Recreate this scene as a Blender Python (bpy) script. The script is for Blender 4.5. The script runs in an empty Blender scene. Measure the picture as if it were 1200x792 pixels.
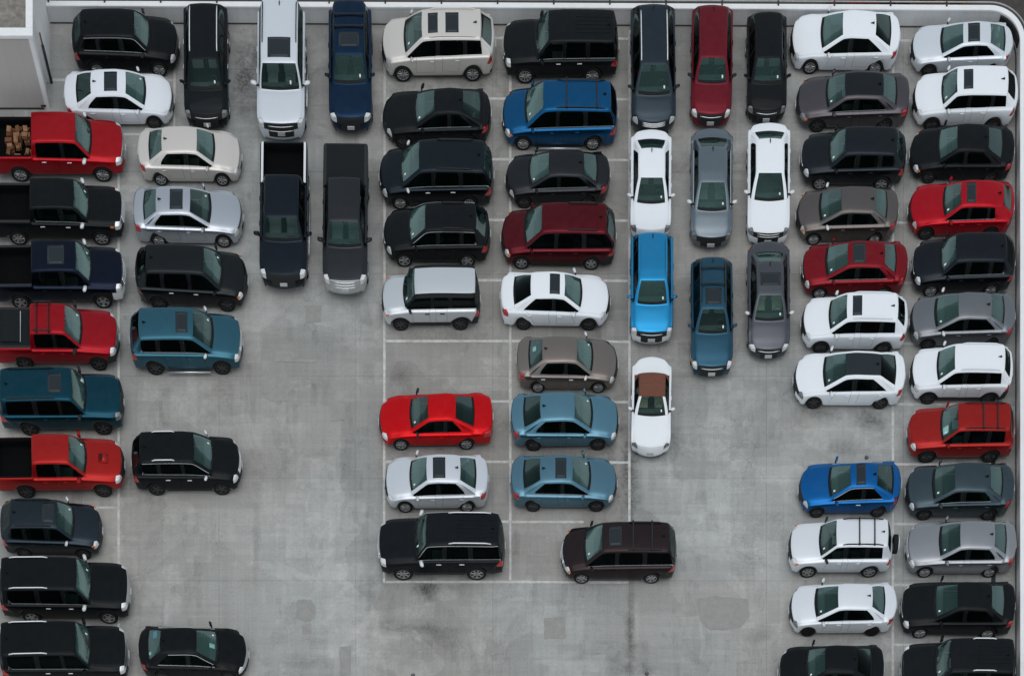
import bpy, bmesh, math, random
from mathutils import Vector, Matrix
from mathutils.bvhtree import BVHTree

random.seed(7)
SC = bpy.context.scene
COL = SC.collection
R = math.radians

# ------------------------------------------------------------------ camera
K = 26.3                      # photograph pixels per metre on the deck
CAM_H = 92.0                  # viewpoint height above the deck
NADIR = 2330.0                # photograph row that lies right below the viewpoint
def gx(px): return (px - 600.0) / K
def gy(py): return (396.0 - py) / K
cam_d = bpy.data.cameras.new("camera")
cam = bpy.data.objects.new("camera", cam_d)
COL.objects.link(cam)
cam.location = (0.0, gy(NADIR), CAM_H)
cam.rotation_euler = (0, 0, 0)
cam_d.sensor_width = 36.0
cam_d.sensor_fit = 'HORIZONTAL'
cam_d.lens = K * CAM_H * 36.0 / 1200.0
cam_d.shift_y = (NADIR - 396.0) / 1200.0
cam_d.clip_start = 1.0
cam_d.clip_end = 4000.0
SC.camera = cam

# ------------------------------------------------------------------ sky, sun, exposure
SUN_EL, SUN_AZ = 80.0, 180.0    # degrees; azimuth clockwise from +Y
world = bpy.data.worlds.new("World")
SC.world = world
world.use_nodes = True
wn, wl = world.node_tree.nodes, world.node_tree.links
wn.clear()
wo = wn.new("ShaderNodeOutputWorld")
bg = wn.new("ShaderNodeBackground")
sky = wn.new("ShaderNodeTexSky")
sky.sky_type = 'NISHITA'
sky.sun_disc = False
sky.sun_elevation = R(SUN_EL)
sky.sun_rotation = R(SUN_AZ)
sky.air_density = 1.0
sky.dust_density = 1.5
sky.ozone_density = 1.0
hs = wn.new("ShaderNodeHueSaturation")
hs.inputs["Saturation"].default_value = 0.27
hs.inputs["Hue"].default_value = 0.465
wl.new(sky.outputs[0], hs.inputs["Color"])
wl.new(hs.outputs[0], bg.inputs[0])
wl.new(bg.outputs[0], wo.inputs[0])
bg.inputs[1].default_value = 0.15
sun_d = bpy.data.lights.new("sun", 'SUN')
sun_d.energy = 0.5
sun_d.angle = R(60)
sun_d.color = (1.0, 0.97, 0.93)
sun = bpy.data.objects.new("sun", sun_d)
COL.objects.link(sun)
az, el = R(SUN_AZ), R(SUN_EL)
sdir = Vector((math.sin(az) * math.cos(el), math.cos(az) * math.cos(el), math.sin(el)))
sun.rotation_euler = (-sdir).to_track_quat('-Z', 'Y').to_euler()
sun.location = (0, 20, 60)
SC.view_settings.view_transform = 'Standard'
SC.view_settings.look = 'None'
SC.view_settings.exposure = 0.16
SC.view_settings.gamma = 1.0
SC.cycles.max_bounces = 8
SC.cycles.transparent_max_bounces = 10
SC.cycles.use_denoising = True

# ------------------------------------------------------------------ materials
def lin(c):
    out = []
    for v in c[:3]:
        v = v / 255.0
        out.append(v / 12.92 if v <= 0.04045 else ((v + 0.055) / 1.055) ** 2.4)
    return tuple(out) + (1.0,)

def new_mat(name):
    m = bpy.data.materials.new(name)
    m.use_nodes = True
    nt = m.node_tree
    return m, nt, nt.nodes, nt.links, nt.nodes["Principled BSDF"]

def simple(name, col, rough=0.5, metal=0.0, coat=0.0, spec=0.5, noise=0.0):
    m, nt, n, l, b = new_mat(name)
    b.inputs["Base Color"].default_value = col if len(col) == 4 else tuple(col) + (1,)
    b.inputs["Roughness"].default_value = rough
    b.inputs["Metallic"].default_value = metal
    b.inputs["Coat Weight"].default_value = coat
    b.inputs["Coat Roughness"].default_value = 0.06
    b.inputs["Specular IOR Level"].default_value = spec
    if noise:
        tc = n.new("ShaderNodeTexCoord")
        nz = n.new("ShaderNodeTexNoise")
        nz.inputs["Scale"].default_value = 9.0
        nz.inputs["Detail"].default_value = 5.0
        l.new(tc.outputs["Object"], nz.inputs["Vector"])
        mx = n.new("ShaderNodeMixRGB")
        mx.blend_type = 'MULTIPLY'
        mx.inputs[1].default_value = b.inputs["Base Color"].default_value
        cr = n.new("ShaderNodeValToRGB")
        cr.color_ramp.elements[0].position = 0.3
        cr.color_ramp.elements[1].position = 0.7
        v = 1.0 - noise
        cr.color_ramp.elements[0].color = (v, v, v, 1)
        l.new(nz.outputs[0], cr.inputs[0])
        l.new(cr.outputs[0], mx.inputs[2])
        mx.inputs[0].default_value = 1.0
        l.new(mx.outputs[0], b.inputs["Base Color"])
    return m

_paint = {}
def paint(rgb, metal=0.0, rough=0.29):
    key = (rgb, metal)
    if key in _paint: return _paint[key]
    c = lin(rgb)
    if metal > .7 and max(rgb) > 100: c = tuple(min(.92, v * 1.22) for v in c[:3]) + (1,)      # brighter base for light metallics, making up for dim reflected sky
    m, nt, n, l, b = new_mat("car_paint")
    tc = n.new("ShaderNodeTexCoord")
    nz = n.new("ShaderNodeTexNoise")
    nz.inputs["Scale"].default_value = 3.0
    nz.inputs["Detail"].default_value = 6.0
    nz.inputs["Roughness"].default_value = 0.65
    l.new(tc.outputs["Object"], nz.inputs["Vector"])
    cr = n.new("ShaderNodeValToRGB")
    cr.color_ramp.elements[0].position = 0.35
    cr.color_ramp.elements[1].position = 0.8
    l.new(nz.outputs[0], cr.inputs[0])
    mu = n.new("ShaderNodeMath"); mu.operation = 'MULTIPLY'
    mu.inputs[1].default_value = 0.016 if max(rgb) < 60 else 0.04
    l.new(cr.outputs[0], mu.inputs[0])
    mx = n.new("ShaderNodeMixRGB")
    mx.inputs[1].default_value = c
    mx.inputs[2].default_value = (0.20, 0.19, 0.17, 1)      # thin road dust
    l.new(mu.outputs[0], mx.inputs[0])
    l.new(mx.outputs[0], b.inputs["Base Color"])
    mr = n.new("ShaderNodeMapRange")
    mr.inputs["To Min"].default_value = rough - 0.05
    mr.inputs["To Max"].default_value = rough + 0.12
    l.new(nz.outputs[0], mr.inputs["Value"])
    l.new(mr.outputs[0], b.inputs["Roughness"])
    b.inputs["Metallic"].default_value = metal
    b.inputs["Specular IOR Level"].default_value = 0.05
    b.inputs["Coat Weight"].default_value = 0.22
    b.inputs["Coat IOR"].default_value = 1.4
    b.inputs["Coat Roughness"].default_value = 0.03
    _paint[key] = m
    return m

def glass(name, tint, film, film_col, ior=1.9, refl=0.13):
    m = bpy.data.materials.new(name)
    m.use_nodes = True
    nt = m.node_tree; n = nt.nodes; l = nt.links
    n.clear()
    out = n.new("ShaderNodeOutputMaterial")
    tr = n.new("ShaderNodeBsdfTransparent"); tr.inputs[0].default_value = tint
    df = n.new("ShaderNodeBsdfDiffuse"); df.inputs[0].default_value = film_col  # teal layer also paints in sky reflection that the gloss leaves out
    m1 = n.new("ShaderNodeMixShader"); m1.inputs[0].default_value = film
    l.new(tr.outputs[0], m1.inputs[1]); l.new(df.outputs[0], m1.inputs[2])
    gl = n.new("ShaderNodeBsdfGlossy"); gl.inputs["Roughness"].default_value = 0.04
    gl.inputs[0].default_value = (0.72, 0.95, 0.93, 1)
    fr = n.new("ShaderNodeFresnel"); fr.inputs[0].default_value = ior
    m2 = n.new("ShaderNodeMixShader")
    fm = n.new("ShaderNodeMath"); fm.operation = 'MULTIPLY'; fm.inputs[1].default_value = refl
    l.new(fr.outputs[0], fm.inputs[0]); l.new(fm.outputs[0], m2.inputs[0])
    l.new(m1.outputs[0], m2.inputs[1]); l.new(gl.outputs[0], m2.inputs[2])
    l.new(m2.outputs[0], out.inputs[0])
    return m

M = {}
M['windscreen'] = glass("windscreen_glass", (0.66, 0.86, 0.83, 1), 0.15, (0.080, 0.180, 0.168, 1), 1.5)
M['windscreen_clear'] = glass("clear_windscreen_glass", (0.74, 0.90, 0.88, 1), 0.06, (0.080, 0.180, 0.168, 1), 1.5, .10)
M['windscreen_hazy'] = glass("sheen_windscreen_glass", (0.60, 0.80, 0.77, 1), 0.24, (0.090, 0.190, 0.178, 1), 1.5, .15)  # more of the painted sky sheen
M['rear_glass'] = glass("rear_window_glass", (0.56, 0.76, 0.74, 1), 0.14, (0.075, 0.165, 0.155, 1), 1.5)
M['rear_dark'] = glass("dark_rear_glass", (0.22, 0.34, 0.33, 1), 0.10, (0.05, 0.11, 0.105, 1), 1.45, .11)
M['side_glass'] = glass("side_window_glass", (0.10, 0.14, 0.14, 1), 0.03, (0.03, 0.05, 0.05, 1), 1.28)
M['privacy'] = glass("privacy_glass", (0.03, 0.036, 0.036, 1), 0.08, (0.015, 0.02, 0.022, 1), 1.30)
M['sunroof'] = simple("sunroof_glass", (0.016, 0.024, 0.029), 0.22, 0, 0, 0.22)
M['seal'] = simple("black_seal", (0.007, 0.009, 0.010), 0.4, 0, 0, 0.12)
M['trim'] = simple("black_plastic", (0.016, 0.017, 0.018), 0.6, 0, 0, 0.3)
M['chrome'] = simple("chrome", (0.62, 0.64, 0.65), 0.25, 0.9)
M['silver'] = simple("bright_silver", (0.74, 0.76, 0.78), 0.35, 0.25)
M['rim'] = simple("alloy", (0.40, 0.41, 0.42), 0.3, 0.8, noise=0.15)
M['rim_dark'] = simple("dark_alloy", (0.05, 0.05, 0.055), 0.35, 0.5)
M['steel'] = simple("brake_disc", (0.03, 0.03, 0.03), 0.55, 0.5)
M['tyre'] = simple("tyre_rubber", (0.014, 0.014, 0.014), 0.85, 0, 0, 0.2, noise=0.3)
M['cabin'] = simple("cabin_dark", (0.055, 0.058, 0.058), 0.8, 0, 0, 0.2)
M['cabin_tan'] = simple("cabin_beige", (0.42, 0.37, 0.29), 0.8, 0, 0, 0.2)
M['cabin_grey'] = simple("cabin_grey", (0.24, 0.245, 0.24), 0.8, 0, 0, 0.2)
M['light'] = simple("headlight_lens", (0.72, 0.74, 0.75), 0.12, 0.35, 0.6)
M['light_dim'] = simple("headlight_smoked", (0.20, 0.21, 0.22), 0.12, 0.4, 0.8)
M['tail'] = simple("tail_light_lens", (0.42, 0.010, 0.014), 0.2, 0, 0.6)
M['amber'] = simple("amber_lens", (0.70, 0.17, 0.03), 0.2, 0, 0.6)
M['plate'] = simple("plate_white", (0.45, 0.47, 0.49), 0.4)
M['bluecloth'] = simple("blue_cloth", (0.02, 0.30, 0.50), 0.8)
M['sticker'] = simple("white_tag", (0.85, 0.87, 0.88), 0.5)
M['bed'] = simple("bed_liner", (0.004, 0.0045, 0.005), 0.85, 0, 0, 0.06, noise=0.3)
M['cover'] = simple("bed_cover_vinyl", (0.009, 0.012, 0.014), 0.6, 0, 0, 0.12, noise=0.2)
M['soft'] = simple("brown_canvas", lin((112, 74, 62)), 0.9, 0, 0, 0.1, noise=0.15)
M['rust'] = simple("rusty_metal", (0.20, 0.12, 0.07), 0.8, 0.2, noise=0.4)
M['pipe'] = simple("dark_pipe", (0.02, 0.024, 0.03), 0.5, 0.2)
M['galv'] = simple("galvanised_rail", (0.36, 0.37, 0.37), 0.45, 0.6, noise=0.2)

def wall_mat(name, col, dirt):
    m, nt, n, l, b = new_mat(name)
    tc = n.new("ShaderNodeTexCoord")
    mp = n.new("ShaderNodeMapping"); mp.inputs["Scale"].default_value = (2.2, 2.2, 0.35)
    l.new(tc.outputs["Object"], mp.inputs[0])
    nz = n.new("ShaderNodeTexNoise"); nz.inputs["Scale"].default_value = 1.6
    nz.inputs["Detail"].default_value = 8; nz.inputs["Roughness"].default_value = 0.65
    l.new(mp.outputs[0], nz.inputs["Vector"])
    cr = n.new("ShaderNodeValToRGB")
    cr.color_ramp.elements[0].position = 0.35; cr.color_ramp.elements[1].position = 0.72
    d = tuple(c * dirt for c in col)
    cr.color_ramp.elements[0].color = d + (1,); cr.color_ramp.elements[1].color = tuple(col) + (1,)
    l.new(nz.outputs[0], cr.inputs[0]); l.new(cr.outputs[0], b.inputs["Base Color"])
    b.inputs["Roughness"].default_value = 0.8
    b.inputs["Specular IOR Level"].default_value = 0.2
    bp = n.new("ShaderNodeBump"); bp.inputs["Strength"].default_value = 0.12
    n2 = n.new("ShaderNodeTexNoise"); n2.inputs["Scale"].default_value = 30
    l.new(tc.outputs["Object"], n2.inputs["Vector"])
    l.new(n2.outputs[0], bp.inputs["Height"]); l.new(bp.outputs[0], b.inputs["Normal"])
    return m
M['white_wall'] = wall_mat("white_painted_concrete", (0.74, 0.755, 0.765), 0.88)
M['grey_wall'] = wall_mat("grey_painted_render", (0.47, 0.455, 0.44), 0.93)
M['cap'] = wall_mat("white_coping_paint", (0.80, 0.82, 0.83), 0.92)
M['tower_roof'] = wall_mat("stained_roof_concrete", (0.30, 0.28, 0.25), 0.5)
M['asphalt'] = wall_mat("street_asphalt", (0.075, 0.065, 0.062), 0.7)
M['joint'] = simple("joint_sealant", (0.035, 0.036, 0.036), 0.9, noise=0.4)
M['drain'] = simple("drain_iron", (0.012, 0.012, 0.013), 0.7, 0.3)

# stains: px, py, rx, ry (photograph pixels on the deck), strength
STAINS = [
    (286, 92, 16, 44, .75), (300, 70, 10, 30, .35), (498, 691, 17, 11, 1.0), (480, 738, 40, 10, .32), (515, 744, 26, 16, .35),
    (738, 548, 12, 58, .6), (762, 527, 36, 14, .6), (715, 560, 26, 44, .3), (740, 640, 5, 120, .40), (738, 750, 6, 40, .55),
    (1022, 490, 20, 12, .65), (965, 484, 22, 8, .4), (985, 525, 28, 12, .35), (735, 783, 34, 10, .3), (890, 745, 16, 12, .30),
    (520, 395, 60, 9, .3), (470, 105, 26, 16, .40), (560, 88, 60, 14, .35), (650, 100, 70, 12, .25), (440, 200, 10, 60, .25),
    (470, 440, 12, 10, .35), (660, 530, 70, 9, .30), (520, 528, 60, 10, .35), (1000, 290, 30, 10, .3), (1045, 385, 14, 30, .3),
    (760, 580, 40, 30, .15), (720, 470, 20, 22, .3), (300, 640, 5, 60, .25), (470, 770, 34, 22, .2), (880, 605, 22, 8, .2),
    (352, 775, 30, 10, .2), (330, 545, 90, 26, .16), (370, 400, 60, 18, .12), (900, 470, 60, 50, .12), (425, 120, 20, 40, .2),
]
# pitted, scraped areas: px, py, rx, ry
WORN = [(500, 745, 70, 40), (585, 760, 50, 30), (665, 700, 90, 22), (880, 560, 70, 80), (800, 600, 60, 70), (640, 725, 20, 18), (420, 515, 70, 50), (880, 745, 60, 40), (330, 650, 40, 60), (740, 600, 24, 90), (360, 745, 50, 40)]
def concrete():
    m, nt, n, l, b = new_mat("deck_concrete")
    geo = n.new("ShaderNodeNewGeometry")
    pos = geo.outputs["Position"]
    def noise(scale, detail=6, rough=0.6, vec=None, sc=None, dist=0.0):
        v = vec or pos
        if sc:
            mp = n.new("ShaderNodeMapping"); mp.inputs["Scale"].default_value = sc
            l.new(v, mp.inputs[0]); v = mp.outputs[0]
        z = n.new("ShaderNodeTexNoise")
        z.inputs["Scale"].default_value = scale; z.inputs["Detail"].default_value = detail
        z.inputs["Roughness"].default_value = rough; z.inputs["Distortion"].default_value = dist
        l.new(v, z.inputs["Vector"])
        return z.outputs[0]
    def ramp(fac, p0, p1, a=0.0, bb=1.0):
        r = n.new("ShaderNodeMapRange")
        r.inputs["From Min"].default_value = p0; r.inputs["From Max"].default_value = p1
        r.inputs["To Min"].default_value = a; r.inputs["To Max"].default_value = bb
        r.clamp = True
        l.new(fac, r.inputs["Value"])
        return r.outputs[0]
    def math_(op, a, bb):
        x = n.new("ShaderNodeMath"); x.operation = op
        for i, v in enumerate((a, bb)):
            if isinstance(v, (int, float)): x.inputs[i].default_value = v
            else: l.new(v, x.inputs[i])
        return x.outputs[0]
    big = ramp(noise(0.10, 4, 0.5), 0.3, 0.7, 0.90, 1.06)
    mid = ramp(noise(0.55, 8, 0.65, dist=0.6), 0.3, 0.72, 0.92, 1.05)
    hor = ramp(noise(1.0, 7, 0.7, sc=(0.10, 3.0, 1)), 0.3, 0.7, 0.925, 1.06)
    ver = ramp(noise(1.0, 7, 0.7, sc=(3.4, 0.10, 1)), 0.3, 0.7, 0.925, 1.06)
    fine = ramp(noise(14.0, 5, 0.75), 0.25, 0.75, 0.86, 1.12)
    grit = ramp(noise(70.0, 3, 0.7), 0.3, 0.7, 0.95, 1.05)
    v = math_('MULTIPLY', big, mid)
    for q in (hor, ver, fine, grit): v = math_('MULTIPLY', v, q)
    # skim-coated areas: lighter with crisp edges, only on part of the deck
    sk = noise(0.16, 6, 0.62, sc=(1.0, 1.7, 1), dist=0.5)
    skm = ramp(sk, 0.53, 0.548, 0.0, 1.0)
    brk = ramp(noise(2.2, 8, 0.75), 0.42, 0.58, 0.35, 1.0)
    v = math_('ADD', v, math_('MULTIPLY', math_('MULTIPLY', skm, brk), 0.15))
    sk2 = noise(0.33, 7, 0.66, sc=(1.5, 0.8, 1), dist=0.9)
    v = math_('ADD', v, math_('MULTIPLY', math_('MULTIPLY', ramp(sk2, 0.57, 0.585), brk), -0.12))
    ch = n.new("ShaderNodeTexVoronoi"); ch.distance = 'CHEBYCHEV'; ch.inputs["Scale"].default_value = 0.21
    wv2 = n.new("ShaderNodeVectorMath"); wv2.operation = 'ADD'
    nq = n.new("ShaderNodeTexNoise"); nq.inputs["Scale"].default_value = 1.4; nq.inputs["Detail"].default_value = 9; nq.inputs["Roughness"].default_value = 0.7
    l.new(pos, nq.inputs["Vector"])
    sq = n.new("ShaderNodeVectorMath"); sq.operation = 'SCALE'; sq.inputs["Scale"].default_value = 0.7
    l.new(nq.outputs["Color"], sq.inputs[0]); l.new(pos, wv2.inputs[0]); l.new(sq.outputs[0], wv2.inputs[1]); l.new(wv2.outputs[0], ch.inputs["Vector"])
    cs = n.new("ShaderNodeSeparateColor"); l.new(ch.outputs["Color"], cs.inputs[0])
    v = math_('MULTIPLY', v, ramp(cs.outputs[0], 0.0, 1.0, 0.905, 1.085))
    def blocks(inc, scale, p0, jit):
        ad = n.new("ShaderNodeVectorMath"); ad.operation = 'ADD'
        sc2 = n.new("ShaderNodeVectorMath"); sc2.operation = 'SCALE'; sc2.inputs["Scale"].default_value = jit
        l.new(nq.outputs["Color"], sc2.inputs[0]); l.new(pos, ad.inputs[0]); l.new(sc2.outputs[0], ad.inputs[1])
        sn = n.new("ShaderNodeVectorMath"); sn.operation = 'SNAP'; sn.inputs[1].default_value = inc
        l.new(ad.outputs[0], sn.inputs[0])
        return ramp(noise(scale, 5, 0.7, vec=sn.outputs[0]), p0, p0 + 0.012)
    brk2 = ramp(noise(4.5, 9, 0.8), 0.40, 0.60, 0.2, 1.0)
    v = math_('ADD', v, math_('MULTIPLY', math_('MULTIPLY', blocks((1.1, .24, 1), .30, .535, .35), brk2), 0.15))
    v = math_('SUBTRACT', v, math_('MULTIPLY', math_('MULTIPLY', blocks((.26, .95, 1), .37, .565, .30), brk2), 0.14))
    v = math_('ADD', v, math_('MULTIPLY', math_('MULTIPLY', blocks((.16, .9, 1), .8, .59, .25), brk2), 0.12))
    # brushed streaks, drawn out along the lanes and across them
    bh = ramp(noise(1.0, 9, 0.78, sc=(0.35, 4.5, 1), dist=0.3), 0.55, 0.63)
    bv = ramp(noise(1.0, 9, 0.78, sc=(4.8, 0.4, 1), dist=0.3), 0.56, 0.64)
    rg = ramp(noise(0.18, 4, 0.6), 0.45, 0.60)
    v = math_('ADD', v, math_('MULTIPLY', math_('MULTIPLY', bh, rg), 0.10))
    v = math_('SUBTRACT', v, math_('MULTIPLY', math_('MULTIPLY', bv, math_('SUBTRACT', 1.0, rg)), 0.08))
    # pitted worn spots
    pit = noise(6.5, 9, 0.8, sc=(1, 1.6, 1))
    wear = ramp(noise(0.22, 5, 0.6), 0.52, 0.66)
    sp0 = n.new("ShaderNodeSeparateXYZ"); l.new(pos, sp0.inputs[0])
    wn_ = ramp(noise(0.8, 6, 0.7), 0.3, 0.7, -0.5, 0.5)
    for (px, py, rx, ry) in WORN:
        dx = math_('MULTIPLY', math_('SUBTRACT', sp0.outputs[0], gx(px)), K / rx)
        dy = math_('MULTIPLY', math_('SUBTRACT', sp0.outputs[1], gy(py)), K / ry)
        d2 = math_('ADD', math_('SQRT', math_('ADD', math_('MULTIPLY', dx, dx), math_('MULTIPLY', dy, dy)), 0), wn_)
        wear = math_('MAXIMUM', wear, ramp(d2, 1.2, 0.5))
    v = math_('SUBTRACT', v, math_('MULTIPLY', math_('MULTIPLY', ramp(pit, 0.56, 0.66), wear), 0.34))
    ptv = noise(5.0, 9, 0.8, sc=(2.2, 0.35, 1))
    v = math_('ADD', v, math_('MULTIPLY', math_('MULTIPLY', ramp(ptv, 0.56, 0.64), wear), 0.13))
    pth = noise(5.0, 9, 0.8, sc=(0.3, 2.0, 1))
    v = math_('SUBTRACT', v, math_('MULTIPLY', math_('MULTIPLY', ramp(pth, 0.57, 0.65), wear), 0.12))
    # hairline cracks
    vo = n.new("ShaderNodeTexVoronoi"); vo.feature = 'DISTANCE_TO_EDGE'; vo.inputs["Scale"].default_value = 0.22
    wv = n.new("ShaderNodeVectorMath"); wv.operation = 'ADD'
    nz_ = n.new("ShaderNodeTexNoise"); nz_.inputs["Scale"].default_value = 0.9; nz_.inputs["Detail"].default_value = 8
    l.new(pos, nz_.inputs["Vector"]); l.new(pos, wv.inputs[0])
    sc_ = n.new("ShaderNodeVectorMath"); sc_.operation = 'SCALE'; sc_.inputs["Scale"].default_value = 1.6
    l.new(nz_.outputs["Color"], sc_.inputs[0]); l.new(sc_.outputs[0], wv.inputs[1]); l.new(wv.outputs[0], vo.inputs["Vector"])
    crk = math_('MULTIPLY', ramp(vo.outputs["Distance"], 0.004, 0.0015), ramp(noise(0.13, 3), 0.45, 0.6))
    v = math_('SUBTRACT', v, math_('MULTIPLY', crk, 0.18))
    # pour joints
    br = n.new("ShaderNodeTexBrick")
    br.offset = 0.0
    br.inputs["Scale"].default_value = 1.0
    br.inputs["Brick Width"].default_value = 6.1
    br.inputs["Row Height"].default_value = 4.55
    br.inputs["Mortar Size"].default_value = 0.012
    br.inputs["Mortar Smooth"].default_value = 0.4
    br.inputs["Color1"].default_value = (0.965, 0.965, 0.965, 1)
    br.inputs["Color2"].default_value = (1.03, 1.03, 1.03, 1)
    br.inputs["Mortar"].default_value = (0.70, 0.70, 0.70, 1)
    dn = n.new("ShaderNodeMapping"); dn.inputs["Location"].default_value = (0.86, 1.7, 0)
    l.new(pos, dn.inputs[0]); l.new(dn.outputs[0], br.inputs["Vector"])
    sb = n.new("ShaderNodeSeparateColor"); l.new(br.outputs["Color"], sb.inputs[0])
    v = math_('MULTIPLY', v, sb.outputs[0])
    # stains
    sep = n.new("ShaderNodeSeparateXYZ"); l.new(pos, sep.inputs[0])
    wob = noise(1.3, 7, 0.7)
    wobc = ramp(wob, 0.25, 0.75, -0.75, 0.75)
    wob2 = ramp(noise(9.0, 6, 0.75), 0.35, 0.65, 0.35, 1.15)
    for (px, py, rx, ry, s) in STAINS:
        dx = math_('MULTIPLY', math_('SUBTRACT', sep.outputs[0], gx(px)), K / rx)
        dy = math_('MULTIPLY', math_('SUBTRACT', sep.outputs[1], gy(py)), K / ry)
        d2 = math_('SQRT', math_('ADD', math_('MULTIPLY', dx, dx), math_('MULTIPLY', dy, dy)), 0)
        d2 = math_('ADD', d2, wobc)
        f = math_('MULTIPLY', ramp(d2, 0.15, 1.25, s, 0.0), wob2)
        v = math_('MULTIPLY', v, math_('SUBTRACT', 1.0, f))
    mx = n.new("ShaderNodeMixRGB"); mx.blend_type = 'MULTIPLY'; mx.inputs[0].default_value = 1.0
    warm = n.new("ShaderNodeMixRGB")
    warm.inputs[1].default_value = (0.335, 0.329, 0.311, 1)
    warm.inputs[2].default_value = (0.338, 0.347, 0.340, 1)
    sx_ = n.new("ShaderNodeSeparateXYZ"); l.new(pos, sx_.inputs[0])
    bay = math_('MULTIPLY', ramp(sx_.outputs[0], gx(440), gx(456)), ramp(sx_.outputs[0], gx(744), gx(730)))
    bay = math_('MULTIPLY', bay, ramp(sx_.outputs[1], gy(690), gy(675)))      # bays a little darker and warmer than the lanes
    v_b = math_('SUBTRACT', 1.0, math_('MULTIPLY', bay, 0.07))
    v = math_('MULTIPLY', v, v_b)
    l.new(math_('MULTIPLY', ramp(noise(0.07, 3, 0.5), 0.42, 0.58), math_('SUBTRACT', 1.0, bay)), warm.inputs[0])
    l.new(warm.outputs[0], mx.inputs[1])
    cb = n.new("ShaderNodeCombineColor")
    for i in range(3): l.new(v, cb.inputs[i])
    l.new(cb.outputs[0], mx.inputs[2])
    l.new(mx.outputs[0], b.inputs["Base Color"])
    b.inputs["Roughness"].default_value = 0.85
    b.inputs["Specular IOR Level"].default_value = 0.25
    bp = n.new("ShaderNodeBump"); bp.inputs["Strength"].default_value = 0.15; bp.inputs["Distance"].default_value = 0.02
    l.new(v, bp.inputs["Height"]); l.new(bp.outputs[0], b.inputs["Normal"])
    return m
M['concrete'] = concrete()

def patch_mat(name, c0, c1):
    m, nt, n, l, b = new_mat(name)
    geo = n.new("ShaderNodeNewGeometry")
    nz = n.new("ShaderNodeTexNoise"); nz.inputs["Scale"].default_value = 3.5
    nz.inputs["Detail"].default_value = 9; nz.inputs["Roughness"].default_value = 0.72
    l.new(geo.outputs["Position"], nz.inputs["Vector"])
    cr = n.new("ShaderNodeValToRGB")
    cr.color_ramp.elements[0].position = 0.3; cr.color_ramp.elements[1].position = 0.7
    cr.color_ramp.elements[0].color = c0 + (1,); cr.color_ramp.elements[1].color = c1 + (1,)
    l.new(nz.outputs[0], cr.inputs[0]); l.new(cr.outputs[0], b.inputs["Base Color"])
    b.inputs["Roughness"].default_value = 0.85; b.inputs["Specular IOR Level"].default_value = 0.25
    return m
M['patch'] = patch_mat("patch_concrete", (0.245, 0.245, 0.235), (0.32, 0.32, 0.305))
M['line'] = patch_mat("worn_white_paint", (0.36, 0.36, 0.345), (0.66, 0.67, 0.65))
M['wood'] = patch_mat("split_timber", (0.14, 0.06, 0.03), (0.36, 0.20, 0.11))
M['wood_dark'] = patch_mat("bark_timber", (0.07, 0.030, 0.016), (0.20, 0.085, 0.04))

# ------------------------------------------------------------------ object helpers
def link(name, mesh, parent=None):
    o = bpy.data.objects.new(name, mesh)
    COL.objects.link(o)
    if parent is not None: o.parent = parent
    return o

def tag(o, label=None, cat=None, group=None, kind=None):
    if label: o["label"] = label
    if cat: o["category"] = cat
    if group: o["group"] = group
    if kind: o["kind"] = kind
    return o

def mesh_from(name, verts, faces, mats=(), mi=None, smooth=False):
    me = bpy.data.meshes.new(name)
    me.from_pydata([tuple(v) for v in verts], [], faces)
    for m in mats: me.materials.append(m)
    if mi is not None: me.polygons.foreach_set("material_index", mi)
    if smooth: me.polygons.foreach_set("use_smooth", [True] * len(me.polygons))
    me.update()
    return me

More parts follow.
